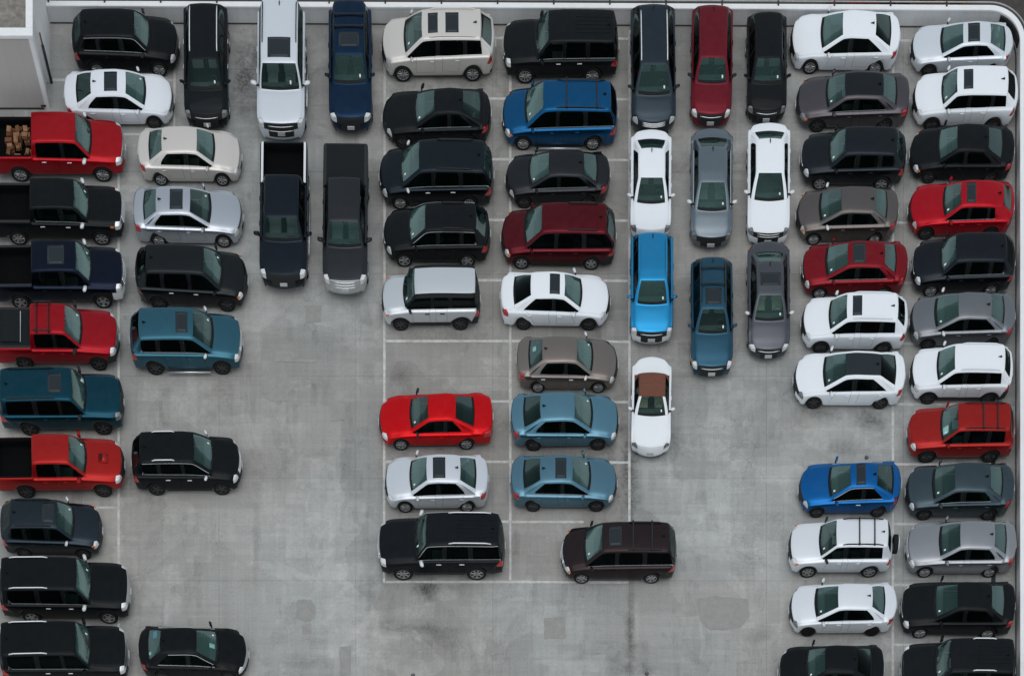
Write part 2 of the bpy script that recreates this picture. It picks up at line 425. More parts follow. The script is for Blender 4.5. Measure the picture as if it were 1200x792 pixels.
class MB:
    """collects simple shapes into one mesh"""
    def __init__(s): s.v, s.f, s.m = [], [], []
    def box(s, x0, x1, y0, y1, z0, z1, mi=0, bev=0.0):
        b = len(s.v)
        if bev <= 0:
            s.v += [(x, y, z) for z in (z0, z1) for y in (y0, y1) for x in (x0, x1)]
            s.f += [tuple(b + i for i in q) for q in ((0, 2, 3, 1), (4, 5, 7, 6), (0, 1, 5, 4), (2, 6, 7, 3), (0, 4, 6, 2), (1, 3, 7, 5))]
            s.m += [mi] * 6
        else:
            bm = bmesh.new()
            bmesh.ops.create_cube(bm, size=1.0)
            for v in bm.verts:
                v.co = ((x0 + x1) / 2 + v.co.x * (x1 - x0), (y0 + y1) / 2 + v.co.y * (y1 - y0), (z0 + z1) / 2 + v.co.z * (z1 - z0))
            bmesh.ops.bevel(bm, geom=bm.edges[:], offset=bev, segments=2, affect='EDGES')
            s.add_bm(bm, mi); bm.free()
    def add_bm(s, bm, mi=0, mat=None):
        b = len(s.v); bm.verts.ensure_lookup_table(); bm.verts.index_update()
        for v in bm.verts: s.v.append(tuple(mat @ v.co) if mat else tuple(v.co))
        for f in bm.faces: s.f.append(tuple(b + v.index for v in f.verts)); s.m.append(mi)
    def tube(s, pts, r, mi=0, seg=6):
        b = len(s.v); pts = [Vector(p) for p in pts]
        for i, p in enumerate(pts):
            d = (pts[min(i + 1, len(pts) - 1)] - pts[max(i - 1, 0)]).normalized()
            up = Vector((0, 0, 1)) if abs(d.z) < 0.9 else Vector((1, 0, 0))
            a = d.cross(up).normalized(); c = a.cross(d).normalized()
            for k in range(seg):
                t = 2 * math.pi * k / seg + math.pi / seg
                s.v.append(tuple(p + a * math.cos(t) * r + c * math.sin(t) * r))
        for i in range(len(pts) - 1):
            for k in range(seg):
                k2 = (k + 1) % seg
                s.f.append((b + i * seg + k, b + i * seg + k2, b + (i + 1) * seg + k2, b + (i + 1) * seg + k)); s.m.append(mi)
        s.f.append(tuple(b + k for k in range(seg))); s.m.append(mi)
        s.f.append(tuple(b + (len(pts) - 1) * seg + k for k in reversed(range(seg)))); s.m.append(mi)
    def mesh(s, name, mats, smooth=False):
        me = mesh_from(name, s.v, s.f, mats, s.m, smooth)
        bm = bmesh.new(); bm.from_mesh(me)
        bmesh.ops.recalc_face_normals(bm, faces=bm.faces[:])
        bm.to_mesh(me); bm.free()
        return me

# ------------------------------------------------------------------ the setting
WALL_H = 0.74
def build_setting():
    # deck: one big slab whose edge follows the wall
    x0, y0 = gx(-900), gy(2600)
    r = 36 / K; cx, cy = gx(1155), gy(32) - r
    rim = [(x0, y0), (gx(1193), y0)] + [(cx + (r + .1) * math.cos(R(t)), cy + (r + .1) * math.sin(R(t))) for t in range(0, 91, 8)] + [(gx(1060), gy(29)), (x0, gy(24))]
    d = link("parking_deck", mesh_from("parking_deck", [(a, c, 0) for a, c in rim], [tuple(range(len(rim)))], [M['concrete']]))
    tag(d, "worn grey concrete parking deck with patches and oil stains", kind='structure')
    n = len(rim); vs = [(a, c, -.01) for a, c in rim] + [(a, c, -.55) for a, c in rim]
    fs = [tuple(range(n)), tuple(range(n, 2 * n))[::-1]] + [(k, k + n, (k + 1) % n + n, (k + 1) % n) for k in range(n)]
    tag(link("deck_slab", mesh_from("deck_slab", vs, fs, [M['white_wall']])), "concrete slab edge carrying the parking deck", kind='structure')
    s = 2500
    st = link("street", mesh_from("street", [(-s, -s, -9), (s, -s, -9), (s, s, -9), (-s, s, -9)], [(0, 1, 2, 3)], [M['asphalt']]))
    tag(st, "dark street far below the deck", kind='structure')
    # painted bay lines
    def line(ax, ay, bx, by, w=0.11):
        p, q = Vector((gx(ax), gy(ay), 0.004)), Vector((gx(bx), gy(by), 0.004))
        d = (q - p).normalized(); nrm = Vector((-d.y, d.x, 0)) * w / 2
        if abs(d.y) > abs(d.x):
            z = Vector((0, 0, 0.004)); p += z; q += z      # crossing lines: uprights lie over cross lines
        n = max(2, int((q - p).length / 0.5)); rnd = random.Random(ax * 7 + ay)
        vs, fs = [], []
        for i in range(n + 1):
            c = p.lerp(q, i / n); k = 1 + rnd.uniform(-0.14, 0.14)
            vs += [c + nrm * k, c - nrm * k]
        for i in range(n): fs.append((2 * i, 2 * i + 1, 2 * i + 3, 2 * i + 2))
        o = link("bay_line", mesh_from("bay_line", vs, fs, [M['line']]))
        tag(o, kind='structure')
    ys = [45, 116, 187, 258, 328.5, 399.7, 470.3, 541, 611, 681.5]
    line(451, 34, 450, 683); line(598, 34, 598, 683); line(738, 36, 737.5, 612)
    for y in ys:
        line(452.2, y, 596.4, y)
        if y < 600: line(599.6, y, 736.2, y + 0.8)
    line(599.6, 611.3, 684, 611.3); line(599.6, 681.5, 737, 682)
    line(139, 200, 139, 900); line(205, 34, 204, 160)
    for y in (170, 241, 312, 382, 453, 524, 594.5, 665, 736): line(-20, y, 137.4, y)
    line(62, 94, 202.4, 94.5); line(143, 157.5, 202.6, 158)
    line(1046.5, 34, 1046.2, 900)
    for y in (48, 119, 190, 261, 331.5, 402.6, 473.5, 543.8, 613.8, 685, 755): line(1048, y, 1164, y + 0.5)
    # black strip on the deck beside the right wall
    j = link("deck_strip", mesh_from("deck_strip", [(gx(1161.5), gy(900), 0.016), (gx(1166.5), gy(900), 0.016), (gx(1166.5), gy(520), 0.016), (gx(1161.5), gy(520), 0.016)], [(0, 1, 2, 3)], [M['joint']]))
    tag(j, kind='structure')
    # repair patches
    pats = [[(305, 436), (336, 433), (339, 452), (338, 470), (322, 471), (312, 466), (305, 455)], [(386, 474), (404, 473), (405, 492), (388, 494)],
            [(348, 703), (364, 702), (370, 711), (369, 724), (357, 728), (347, 723)], [(637, 724), (662, 723), (663, 747), (638, 748)],
            [(816, 702), (838, 698), (876, 702), (878, 722), (868, 734), (848, 738), (832, 737), (820, 725)], [(320, 404), (346, 403), (345, 420), (372, 421), (371, 425), (321, 424)],
            [(357, 358), (377, 358), (376, 378), (358, 378)], [(570, 755), (590, 754), (591, 765), (578, 768), (571, 766)], [(354, 732), (365, 731), (365, 742), (355, 743)],
            [(398, 758), (412, 756), (411, 790), (398, 791)]]
    for p in pats:
        rnd = random.Random(int(p[0][0]))
        pts = []
        for i, a in enumerate(p):
            c = p[(i + 1) % len(p)]
            for k in range(4):
                t = k / 4; jit = 0 if k == 0 else 1.0
                pts.append((a[0] + (c[0] - a[0]) * t + rnd.uniform(-.6, .6) * jit, a[1] + (c[1] - a[1]) * t + rnd.uniform(-.6, .6) * jit))
        o = link("concrete_patch", mesh_from("concrete_patch", [(gx(a), gy(c), 0.012) for a, c in pts], [tuple(range(len(pts)))[::-1]], [M['patch']]))
        tag(o, kind='structure')
    # floor drains
    for (px, py, lab) in ((1015.5, 536, "small round black floor drain above the blue saloon"), (758, 789, "small round black floor drain at the bottom middle of the deck"),
                          (484, 791, "small round black floor drain at the bottom edge below the large black SUV")):
        b = bmesh.new(); bmesh.ops.create_cone(b, cap_ends=True, segments=20, radius1=0.085, radius2=0.075, depth=0.03)
        mb = MB(); mb.add_bm(b, 0, Matrix.Translation((0, 0, 0.015))); b.free()
        o = link("floor_drain", mb.mesh("floor_drain", [M['drain']])); o.location = (gx(px), gy(py), 0.0)
        tag(o, lab, "drain", "floor drains in the deck")
        g = MB()
        for k in (-.04, 0, .04): g.box(-.05, .05, k - .006, k + .006, 0.03, 0.036)
        link("grate", g.mesh("grate", [M['galv']]), o)

    # parapet: path of the inner foot
    path = [(gx(59), gy(27)), (gx(560), gy(29)), (gx(1060), gy(31.5)), (gx(1155), gy(32))]
    r = 36 / K; cx, cy = gx(1155), gy(32) - r
    for k in range(1, 13):
        t = R(90 - 90 * k / 12); path.append((cx + r * math.cos(t), cy + r * math.sin(t)))
    path += [(gx(1191), gy(300)), (gx(1191), gy(600)), (gx(1191), gy(1000))]
    pts = [Vector((a, b, 0)) for a, b in path]
    nr = []
    for i in range(len(pts)):
        d = (pts[min(i + 1, len(pts) - 1)] - pts[max(i - 1, 0)]).normalized()
        nr.append(Vector((-d.y, d.x, 0)))
    def sweep(sec, name, mat, parent=None, z0=0):
        vs, fs = [], []; m = len(sec)
        for p, q in zip(pts, nr):
            for (o, z) in sec: vs.append((p.x + q.x * o, p.y + q.y * o, z + z0))
        for i in range(len(pts) - 1):
            for k in range(m): fs.append((i * m + k, i * m + (k + 1) % m, (i + 1) * m + (k + 1) % m, (i + 1) * m + k))
        fs.append(tuple(range(m))); fs.append(tuple(range((len(pts) - 1) * m, len(pts) * m))[::-1])
        mb = MB(); mb.v, mb.f, mb.m = vs, fs, [0] * len(fs)
        return link(name, mb.mesh(name, [mat]), parent)
    root = link("parapet_wall", None)
    root.location = (0, 0, 0)
    tag(root, "long white concrete parapet wall round the deck edge, curving at the corner", "parapet wall")
    sweep([(0.0, -.005), (0.0, WALL_H), (0.16, WALL_H), (0.16, -0.6)], "wall", M['white_wall'], root)
    sweep([(-0.03, WALL_H + .002), (-0.03, WALL_H + .07), (-0.015, WALL_H + .085), (0.185, WALL_H + .085), (0.20, WALL_H + .07), (0.20, WALL_H + .002)], "coping", M['cap'], root)
    sweep([(-0.05, 0.018), (-0.05, 0.022), (-0.004, 0.03), (-0.004, 0.018)], "base_joint", M['joint'], root)
    # black guard in the corner
    gm = MB(); sec = []
    n0 = 3 + 3; n1 = 3 + 11
    vs = []
    for i in range(n0, n1 + 1):
        p, q = pts[i], nr[i]
        for (o, z) in ((-0.004, 0.26), (-0.07, 0.28), (-0.07, 0.66), (-0.004, 0.68)): vs.append((p.x + q.x * o, p.y + q.y * o, z))
    fs = []
    cnt = n1 - n0
    for i in range(cnt):
        for k in range(4): fs.append((i * 4 + k, i * 4 + (k + 1) % 4, (i + 1) * 4 + (k + 1) % 4, (i + 1) * 4 + k))
    fs += [(0, 1, 2, 3), tuple(range(cnt * 4, cnt * 4 + 4))]
    gm.v, gm.f, gm.m = vs, fs, [0] * len(fs)
    tag(link("corner_guard", gm.mesh("corner_guard", [M['trim']])), "black curved rubber guard on the inside of the rounded wall corner", "wall guard")
    # rail outside
    rail = link("guard_rail", None); tag(rail, "grey steel rail on brackets along the outer side of the white wall", "rail")
    mb = MB(); mb.tube([(p.x + q.x * .33, p.y + q.y * .33, WALL_H + .06) for p, q in zip(pts, nr)], 0.035, 0, 8)
    link("rail", mb.mesh("rail", [M['galv']], True), rail)
    bk = MB(); bk.box(-.035, .035, .11, .20, WALL_H + .085, WALL_H + .12); bk.box(-.03, .03, .2002, .315, WALL_H + .07, WALL_H + .115)
    bm_ = bk.mesh("bracket", [M['steel']])
    px = 62
    def along(s):
        for i in range(len(pts) - 1):
            L = (pts[i + 1] - pts[i]).length
            if s <= L: return pts[i].lerp(pts[i + 1], s / L), nr[i] if s < L / 2 else nr[i + 1]
            s -= L
        return None, None
    tot = sum((pts[i + 1] - pts[i]).length for i in range(len(pts) - 1)); s = 0.1
    tot = (pts[3] - pts[0]).length + .5
    while s < tot:
        p, q = along(s)
        if p is None: break
        o = link("bracket", bm_, rail); o.location = (p.x, p.y, 0); o.rotation_euler = (0, 0, math.atan2(q.y, q.x) - math.pi / 2)
        s += 65.2 / K

    # stair tower at the upper left
    TH = 3.35
    tw = link("stair_tower", None); tw.location = (gx(58), gy(128), 0)
    tag(tw, "white stair tower with grey face and white coping in the upper left corner", "building")
    def T(px, py): return gx(px) - gx(58), gy(py) - gy(128)
    xe, ys_ = 0.0, 0.0
    xw = -9.0; yn_ = gy(-160) - gy(128)
    yr = gy(97) - gy(128)
    mb = MB(); mb.box(xw, -0.14, ys_ + .18, yr, 0, TH); mb.box(xw, xe + .03, yr + .001, yn_, 0, TH)
    link("wall", mb.mesh("wall", [M['white_wall']]), tw)
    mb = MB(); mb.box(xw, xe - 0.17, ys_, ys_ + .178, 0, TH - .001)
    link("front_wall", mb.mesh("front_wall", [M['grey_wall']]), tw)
    mb = MB(); mb.box(xe - 0.1695, xe, ys_ + .001, ys_ + .177, 0, TH - .002)
    link("corner_pilaster", mb.mesh("corner_pilaster", [M['cap']]), tw)
    mb = MB()
    mb.box(xw, xe + .06, ys_ - .05, ys_ + .30, TH + .001, TH + .16, 0, .012)
    mb.box(xe - .24, xe + .06, ys_ + .302, yn_, TH + .001, TH + .16, 0, .012)
    link("coping", mb.mesh("coping", [M['cap']]), tw)
    mb = MB(); mb.box(xw, xe - .242, ys_ + .302, yn_, TH + .0005, TH + .03)
    link("roof", mb.mesh("roof", [M['tower_roof']]), tw)
    mb = MB(); mb.box(xw, xe - .24, ys_ - .03, ys_ - .002, 0.0, .07)  # dark strip along the foot of the front wall
    link("base_strip", mb.mesh("base_strip", [M['joint']]), tw)
    mb = MB(); mb.tube([(xe + .10, yr - .02, 0.02), (xe + .10, yr - .02, 1.78)], .06, 0, 10); mb.tube([(xe + .10, yr - .02, 1.781), (xe + .10, yr - .02, 2.35)], .035, 1, 8)
    link("drain_pipe", mb.mesh("drain_pipe", [M['pipe'], M['rust']], True), tw)
    mb = MB(); mb.box(-.34, -.12, -.03, -.0015, .13, .20)
    link("vent", mb.mesh("vent", [M['pipe']]), tw)
build_setting()

# ------------------------------------------------------------------ car bodies
def lerp(a, b, t): return a + (b - a) * t

def cage(m):
    """control cage of a car body: stations along x, rows around the half section; returns verts, quads, tags, creases"""
    L, W, H = m['L'], m['W'], m['H']
    hl, hw = L / 2, W / 2
    tr = m['tr']; fa, ra = m['fa'], m['ra']; Rr = tr + m.get('arch', .06); zs = m['zs']
    zbf, zbr = m['zbf'], m['zbr']; zn, zc, xc, xh, xr, xd, zd, zt = (m[k] for k in ('zn', 'zc', 'xc', 'xh', 'xr', 'xd', 'zd', 'zt'))
    wr = m['wr']; bf, br = m.get('bf', .30), m.get('br', .24)
    xB = m['xB']; kind = m['kind']
    nose, tail = hl - bf, -(hl - br)
    xD = fa - Rr - .05
    def zb(x): return lerp(zbf, zbr, min(1, max(0, (xc - x) / (xc - xd))))
    S = []      # name, xl, xb, xt, zt, mode
    n1 = .5 * (nose + fa + Rr)
    xn1 = n1 + .55 * bf
    S.append(('N0', nose, nose, hl - .07, zn, 'hood'))
    S.append(('N1', n1, n1, xn1, zn + .035, 'hood'))
    for nm, k, t in (('A1', 1, .22), ('A2', .72, .42), ('A3', 0, .63), ('A4', -.72, .84)):
        xt = lerp(xn1, xc, t)
        S.append((nm, fa + Rr * k, lerp(fa + Rr * k, xt, .5), xt, lerp(zn + .035, zc, t ** .75), 'hood'))
    S.append(('C', fa - Rr, xc - .26, xc, zc, 'cowl'))
    S.append(('W', xD, lerp(xc - .26, xh, .55), lerp(xc, xh, .5), lerp(zc, H - .05, .53) + .02, 'ws'))
    S.append(('HD', lerp(xD, xB, .5), lerp(xh, xB, .22) if kind != 'x' else xh, xh, H - .05, 'roof'))
    S.append(('B1', xB + .05, xB + .05, xB + .03, H - .005, 'roof'))
    S.append(('B2', xB - .05, xB - .05, xB - .07, H, 'roof'))
    if kind in ('sedan', 'coupe'):
        S.append(('C1', ra + Rr + .03, m['xC'], xr + m.get('ctop', .22), H - .03, 'roof'))
        S.append(('RA1', ra + Rr, m['xC'] - .20, xr, H - m.get('rdrop', .07), 'roof'))
        S.append(('RA2', ra + .72 * Rr, lerp(m['xC'] - .2, xd, .5), lerp(xr, xd, .5), lerp(H - m.get('rdrop', .07), zd, .5) + .035, 'rg'))
        S.append(('RA3', ra, xd + .05, xd, zd, 'deck'))
        xt1 = -(hl - .30 * br) + .14
        S.append(('RA4', ra - .72 * Rr, lerp(xd, xt1, .35), lerp(xd, xt1, .35), lerp(zd, zt, .4) + .015, 'deck'))
        S.append(('RA5', ra - Rr, lerp(xd, xt1, .65), lerp(xd, xt1, .65), lerp(zd, zt, .7) + .01, 'deck'))
        tm = .5 * (ra - Rr + tail)
        S.append(('T1', tm, tm, xt1, zt, 'deck'))
        S.append(('T0', tail, tail, -hl + .05, zt - .035, 'deck'))
    elif kind == 'suv':
        xC1 = m['xC']; xE = m['xE']
        S.append(('C1', ra + Rr + .03, xC1, xC1 + .02, H - .005, 'roof'))
        S.append(('RA1', ra + Rr, xC1 - .09, xC1 - .09, H - .01, 'roof'))
        S.append(('RA2', ra + .72 * Rr, lerp(xC1 - .09, xE, .5), lerp(xC1 - .09, xE, .5) + .02, H - .02, 'roof'))
        S.append(('RA3', ra, xE, xE + .05, H - .035, 'roof'))
        S.append(('RA4', ra - .72 * Rr, lerp(xE, xd, .6), xr, H - m.get('rdrop', .07), 'roof'))
        S.append(('RA5', ra - Rr, lerp(xE, xd, .92), xd, zd, 'deck'))
        tm = .5 * (ra - Rr + tail)
        S.append(('T1', tm, tm, -hl + .09, lerp(zd, zt, .35), 'deck'))
        S.append(('T0', tail, tail, -hl + .05, zt, 'deck'))
    else:  # pickup
        xg = m['xg']; rail = m['rail']; flo = m['floor']; cov = m.get('cover', 0)
        S.append(('C1', xg + .16, xg + .20, xg + .26, H - .01, 'roof'))
        S.append(('P1', xg + .06, xg + .08, xg + .13, H - .05, 'roof'))
        S.append(('P2', xg + .02, xg + .02, xg + .03, rail, 'bedtop'))
        bz = rail + .015 if cov else flo
        S.append(('P3', ra + Rr if ra + Rr < xg - .02 else xg - .02, xg - .04, xg - .05, bz, 'bed'))
        for nm, k in (('RA2', .72), ('RA3', 0), ('RA4', -.72), ('RA5', -1)):
            S.append((nm, ra + Rr * k, ra + Rr * k, ra + Rr * k, bz, 'bed'))
        S.append(('T2', -(hl - .14), -(hl - .12), -(hl - .12), bz, 'bed'))
        S.append(('T1', -(hl - .09), -(hl - .08), -(hl - .08), rail, 'bedtop'))
        S.append(('T0', -(hl - .03), -(hl - .03), -(hl - .02), rail - .01, 'bedtop'))
    names = [s[0] for s in S]
    def arch(x):
        z = zs
        for ax in (fa, ra):
            d = abs(x - ax)
            if d < Rr - 1e-4: z = max(z, tr + math.sqrt(Rr * Rr - d * d) * m.get('archk', .98))
        return z
    P = {}
    for si, (nm, xl, xb, xt, ztop, mode) in enumerate(S):
        ends = {'N0': m.get('kn', .88), 'N1': .965, 'T0': m.get('kt', .90) if kind != 'pickup' else .985, 'T1': .965 if kind != 'pickup' else .99}.get(nm, 1.0)
        h = hw * ends
        wf = .018 if nm in ('A2', 'A3', 'A4', 'RA2', 'RA3', 'RA4') else 0
        z1 = arch(xl)
        if mode == 'hood':   z5 = ztop - .065
        elif mode == 'deck': z5 = min(ztop - .055, zb(xb) + .06)
        elif mode == 'cowl': z5 = zb(xb)
        elif mode in ('bed', 'bedtop'): z5 = m['rail'] - .01
        else: z5 = zb(xb)
        z4 = z5 - .04
        z3 = lerp(z4, zs, .22); z2 = lerp(z4, zs, .80)
        z2 = max(z2, z1 + .05); z3 = max(z3, z2 + .05); z4 = max(z4, z3 + .03); z5 = max(z5, z4 + .02)
        tk = m.get('tuck', .03)
        rows = [None] * 9
        x34 = lerp(xl, xb, .6)
        rows[0] = (xl, h - .20, z1 + .01)
        rows[1] = (xl, h - tk - .045, z1)
        rows[2] = (lerp(xl, xb, .15), h - .028 + wf, z2)
        rows[3] = (x34, h + wf * .5, z3)
        rows[4] = (lerp(xl, xb, .85), h - .012, z4)
        if mode == 'hood' or mode == 'deck':
            a = h - m.get('sh', .045) - .06
            bow = (bf if mode == 'hood' else br)
            sg = 1 if mode == 'hood' else -1
            def bx(y):
                if nm in ('N0',): return (hl - .08) - bf * (y / hw) ** 2
                if nm in ('T0',): return -(hl - .05) + br * (y / hw) ** 2
                if nm == 'N1': return xt - .55 * bf * (y / hw) ** 2
                if nm == 'T1': return xt + .45 * br * (y / hw) ** 2
                return xt - sg * .10 * (y / hw) ** 2
            if nm in ('RA3', 'RA5') and mode == 'deck':
                def bx(y, xt=xt): return xt + .16 * (y / hw) ** 2
            y6, y7 = a - .07, a - m.get('hin', .17)
            if nm == 'RA3': y6, y7 = a - .05, a - .10
            rows[5] = (lerp(bx(a), lerp(xl, xb, .9), .35), a, z5)
            rows[6] = (bx(y6), y6, ztop - .03)
            rows[7] = (bx(y7), y7, ztop - .008)
            rows[8] = (bx(0), 0, ztop + .022)
            if kind == 'suv' and nm in ('RA5',):
                y6, y7 = lerp(wr, a - .05, .55), lerp(wr - .07, a - .15, .5)
                rows[6] = (xt + .12, y6, ztop + .02); rows[7] = (xt + .06, y7, ztop + .01); rows[8] = (xt, 0, ztop)
        elif mode == 'cowl':
            a = h - m.get('sh', .045) - .06
            rows[5] = (xb, a, z5)
            rows[6] = (xc - .20, a - .03, z5 + .03)
            rows[7] = (xc - .13, a - .085, lerp(z5, ztop, .6) + .01)
            rows[8] = (xc, 0, ztop + .01)
        elif mode in ('ws', 'rg'):
            a = h - m.get('sh', .045) - .06
            f = .5
            y6 = lerp(a - .04, wr, f) + .02; y7 = lerp(a - .085, wr - .065, f) + .02
            rows[5] = (xb, a, z5)
            if mode == 'ws':
                rows[6] = (lerp(xc - .20, xh - .05, f), y6, lerp(zbf + .03, H - .10, f) + .025)
                rows[7] = (lerp(xc - .13, xh - .03, f), y7, lerp(zc, H - .065, f) + .015)
                rows[8] = (xt + .03, 0, ztop + .01)
            else:
                rows[6] = (lerp(xr, xd + .16, f), y6, ztop - .065)
                rows[7] = (lerp(xr, xd + .1, f), y7, ztop - .03)
                rows[8] = (xt - .02, 0, ztop)
        elif mode == 'roof':
            a = h - m.get('sh', .045) - .06
            w = wr
            if nm == 'HD': w = wr - .005
            if kind == 'sedan' and nm in ('RA1',): w = wr - .03
            if kind == 'suv' and nm == 'RA4': w = wr - .04
            bow = {'HD': -.05, 'RA1': .05 if kind in ('sedan', 'coupe') else 0, 'RA4': .05}.get(nm, 0)
            rows[5] = (xb, a, z5)
            rows[6] = (xt + bow, w, ztop - .055)
            rows[7] = (xt + bow * .6, w - m.get('rw', .065), ztop - .012)
            rows[8] = (xt, 0, ztop + m.get('crown', .022))
        elif mode == 'bedtop':
            a = h - .06
            z = m['rail']
            if nm == 'P2':
                rows[5] = (xb, a, z5); rows[6] = (xt, a - .09, z); rows[7] = (xt, a - .10, z); rows[8] = (xt, 0, z)
            else:
                rows[5] = (xb, a, z5 + .01); rows[6] = (xt, a - .09, z); rows[7] = (xt, a - .12, z); rows[8] = (xt, 0, z)
        elif mode == 'bed':
            a = h - .06; z = m['rail']
            rows[5] = (xb, a, z5); rows[6] = (xb, a - .10, z)
            rows[7] = (xt, a - .125, ztop); rows[8] = (xt, 0, ztop + (.015 if m.get('cover') else 0))
        P[si] = rows
    V, F, T, CR = [], [], [], {}
    idx = {}
    def vid(si, r, sd):
        if r == 8: sd = 0
        k = (si, r, sd)
        if k not in idx:
            x, y, z = P[si][r]
            idx[k] = len(V); V.append((x, y * (sd or 1) if r != 8 else 0.0, z))
        return idx[k]
    I = {n: i for i, n in enumerate(names)}
    NS = len(S)
    two = kind == 'coupe' or m.get('doors') == 2
    def face_tag(i, j, sd):
        a = names[i]; s = 'L' if sd > 0 else 'R'
        if j == 0: return 'lip'
        fdoor = I['W'] <= i < I['B1']
        if two: fdoor = I['W'] <= i < I['B2']
        rdoor = I['B1'] <= i < I['C1'] and not two
        if i == I['B1'] and not two: rdoor = False
        if j == 1:
            if a in ('N0', 'N1'): return 'bumper_f'
            if i >= NS - 3 and kind != 'pickup': return 'bumper_r' if a in ('T1', 'RA5') else 'sill'
            return 'sill'
        if j in (2, 3):
            if fdoor: return 'fdoor' + s
            if rdoor: return 'rdoor' + s
            if a == 'N0': return 'head' + s if j == 3 else 'bumper_f'
            if a == 'N1' and j == 2: return 'bumper_f'
            if kind != 'pickup':
                if a == 'T1': return 'tail' + s if j == 3 else 'bumper_r'
                if a == 'RA5' and j == 2: return 'bumper_r'
            elif a == 'T1' and j == 3: return 'tail' + s
            return 'body'
        if j == 4:
            if fdoor: return 'fdoor' + s
            if rdoor: return 'rdoor' + s
            if a == 'N0' and m.get('lighttop', 1): return 'head' + s
            if kind == 'suv' and a == 'RA5': return 'tail' + s
            if kind != 'pickup' and a == 'T1': return 'tail' + s
            return 'body'
        if j in (5, 6, 7) and i < I['C']:
            if a == 'N0' and j == 5: return 'head' + s if m.get('lighttop', 1) else 'bonnet'
            return 'bonnet'
        if j == 5:
            if I['C'] <= i < I['B1']: return 'fwin' + s
            if a == 'B1': return 'pillarB' + s
            if I['B2'] <= i < I['C1']: return ('qwin' if two else 'rwin') + s
            if kind == 'suv':
                if a in ('RA1', 'RA2'): return 'qwin' + s
                if a == 'C1': return 'pillarC' + s
                if a in ('RA3', 'RA4') and m.get('wrap'): return 'qwin' + s
                if a in ('RA5', 'T1'): return 'tailgate'
            if kind == 'pickup' and i >= I['P2']: return 'bedrail' + s
            if kind in ('sedan', 'coupe') and a in ('RA4', 'RA5', 'T1'): return 'boot'
            return 'cpillar' + s if kind in ('sedan', 'coupe') and a in ('C1', 'RA1', 'RA2') else 'body'
        if j == 6:
            if kind == 'pickup' and i >= I['P2']: return 'bedside' + s if not m.get('cover') else 'cover'
            if kind in ('sedan', 'coupe') and i >= I['RA3']: return 'boot'
            if kind == 'suv' and a in ('RA5', 'T1'): return 'tailgate'
            if kind == 'suv' and a == 'RA4': return 'tailgate'
            if m.get('soft') and i >= I['HD']: return 'cpillar' + s
            return 'railbody'
        # j == 7
        if a in ('C', 'W'): return 'windscreen'
        if kind in ('sedan', 'coupe'):
            if a in ('RA1', 'RA2'): return 'rearwin'
            if i >= I['RA3']: return 'boot'
        elif kind == 'suv':
            if a == 'RA4': return 'rearwin'
            if i >= I['RA5']: return 'tailgate'
        else:
            if a == 'P1': return 'rearwin'
            if i >= I['P2']: return ('cover' if m.get('cover') else 'bedfloor') if a not in ('T1',) else 'tailgate'
        return 'roof'
    for sd in (1, -1):
        for i in range(NS - 1):
            for j in range(8):
                q = [vid(i, j, sd), vid(i, j + 1, sd), vid(i + 1, j + 1, sd), vid(i + 1, j, sd)]
                if sd < 0: q.reverse()
                F.append(tuple(q)); T.append(face_tag(i, j, sd))
    # end caps
    def cap(si, front):
        xs = hl if front else -hl
        bow = bf if front else br
        cols = [(r, 1) for r in (4, 5, 6, 7, 8)] + [(r, -1) for r in (7, 6, 5, 4)]
        rows_ = (1, 2, 3)
        grid = []
        for ci, (r, sd) in enumerate(cols):
            top = vid(si, r, sd); y = V[top][1]
            col = []
            for rr in rows_:
                if ci in (0, 8): col.append(vid(si, rr, sd))
                else:
                    side = P[si][rr]
                    ye = y / abs(V[vid(si, 4, 1)][1])
                    xx = (hl - bow * abs(ye) ** 2.2) if front else -(hl - bow * abs(ye) ** 2.2)
                    set_ = {1: .09, 2: 0.0, 3: .012}[rr]
                    if kind == 'pickup' and not front: set_ = {1: 0.0, 2: -.05, 3: .02}[rr]
                    xx = xx - set_ if front else xx + set_
                    V.append((xx, ye * side[1], side[2])); col.append(len(V) - 1)
            col.append(top); grid.append(col)
        for ci in range(8):
            for k in range(3):
                q = [grid[ci][k], grid[ci][k + 1], grid[ci + 1][k + 1], grid[ci + 1][k]]
                if front: q.reverse()
                F.append(tuple(q))
                edge = ci in (0, 7); s = 'L' if ci < 4 else 'R'
                if front:
                    if k == 2: t = 'head' + s if edge or ci in (1, 6) else 'grille'
                    elif k == 1: t = 'grille' if (ci in (3, 4) and m.get('bigrille', 0)) else ('intake' if ci in (3, 4) and not m.get('bigrille', 0) else 'bumper_f')
                    else: t = 'bumper_f'
                else:
                    if k == 2: t = 'tail' + s if edge or (ci in (1, 6) and kind != 'pickup') else ('boot' if kind in ('sedan', 'coupe') else 'tailgate')
                    elif k == 1: t = 'boot' if kind in ('sedan', 'coupe') and ci in (3, 4) else ('tailgate' if kind != 'sedan' and kind != 'coupe' and ci in (2, 3, 4, 5) else 'bumper_r')
                    else: t = 'bumper_r'
                T.append(t)
    cap(0, True); cap(NS - 1, False)
    def crease(a, b, w): CR[(min(a, b), max(a, b))] = max(w, CR.get((min(a, b), max(a, b)), 0))
    for sd in (1, -1):
        for i in range(NS - 1):
            crease(vid(i, 1, sd), vid(i + 1, 1, sd), .75)
            crease(vid(i, 4, sd), vid(i + 1, 4, sd), m.get('cs', .5))
            crease(vid(i, 5, sd), vid(i + 1, 5, sd), m.get('cb', .35))
            if i >= I['C']: crease(vid(i, 6, sd), vid(i + 1, 6, sd), m.get('cr', .35))
            if i >= I['C']: crease(vid(i, 7, sd), vid(i + 1, 7, sd), m.get('cr', .25))
            if kind == 'pickup' and i >= I['P2']:
                for r in (5, 6, 7): crease(vid(i, r, sd), vid(i + 1, r, sd), .9)
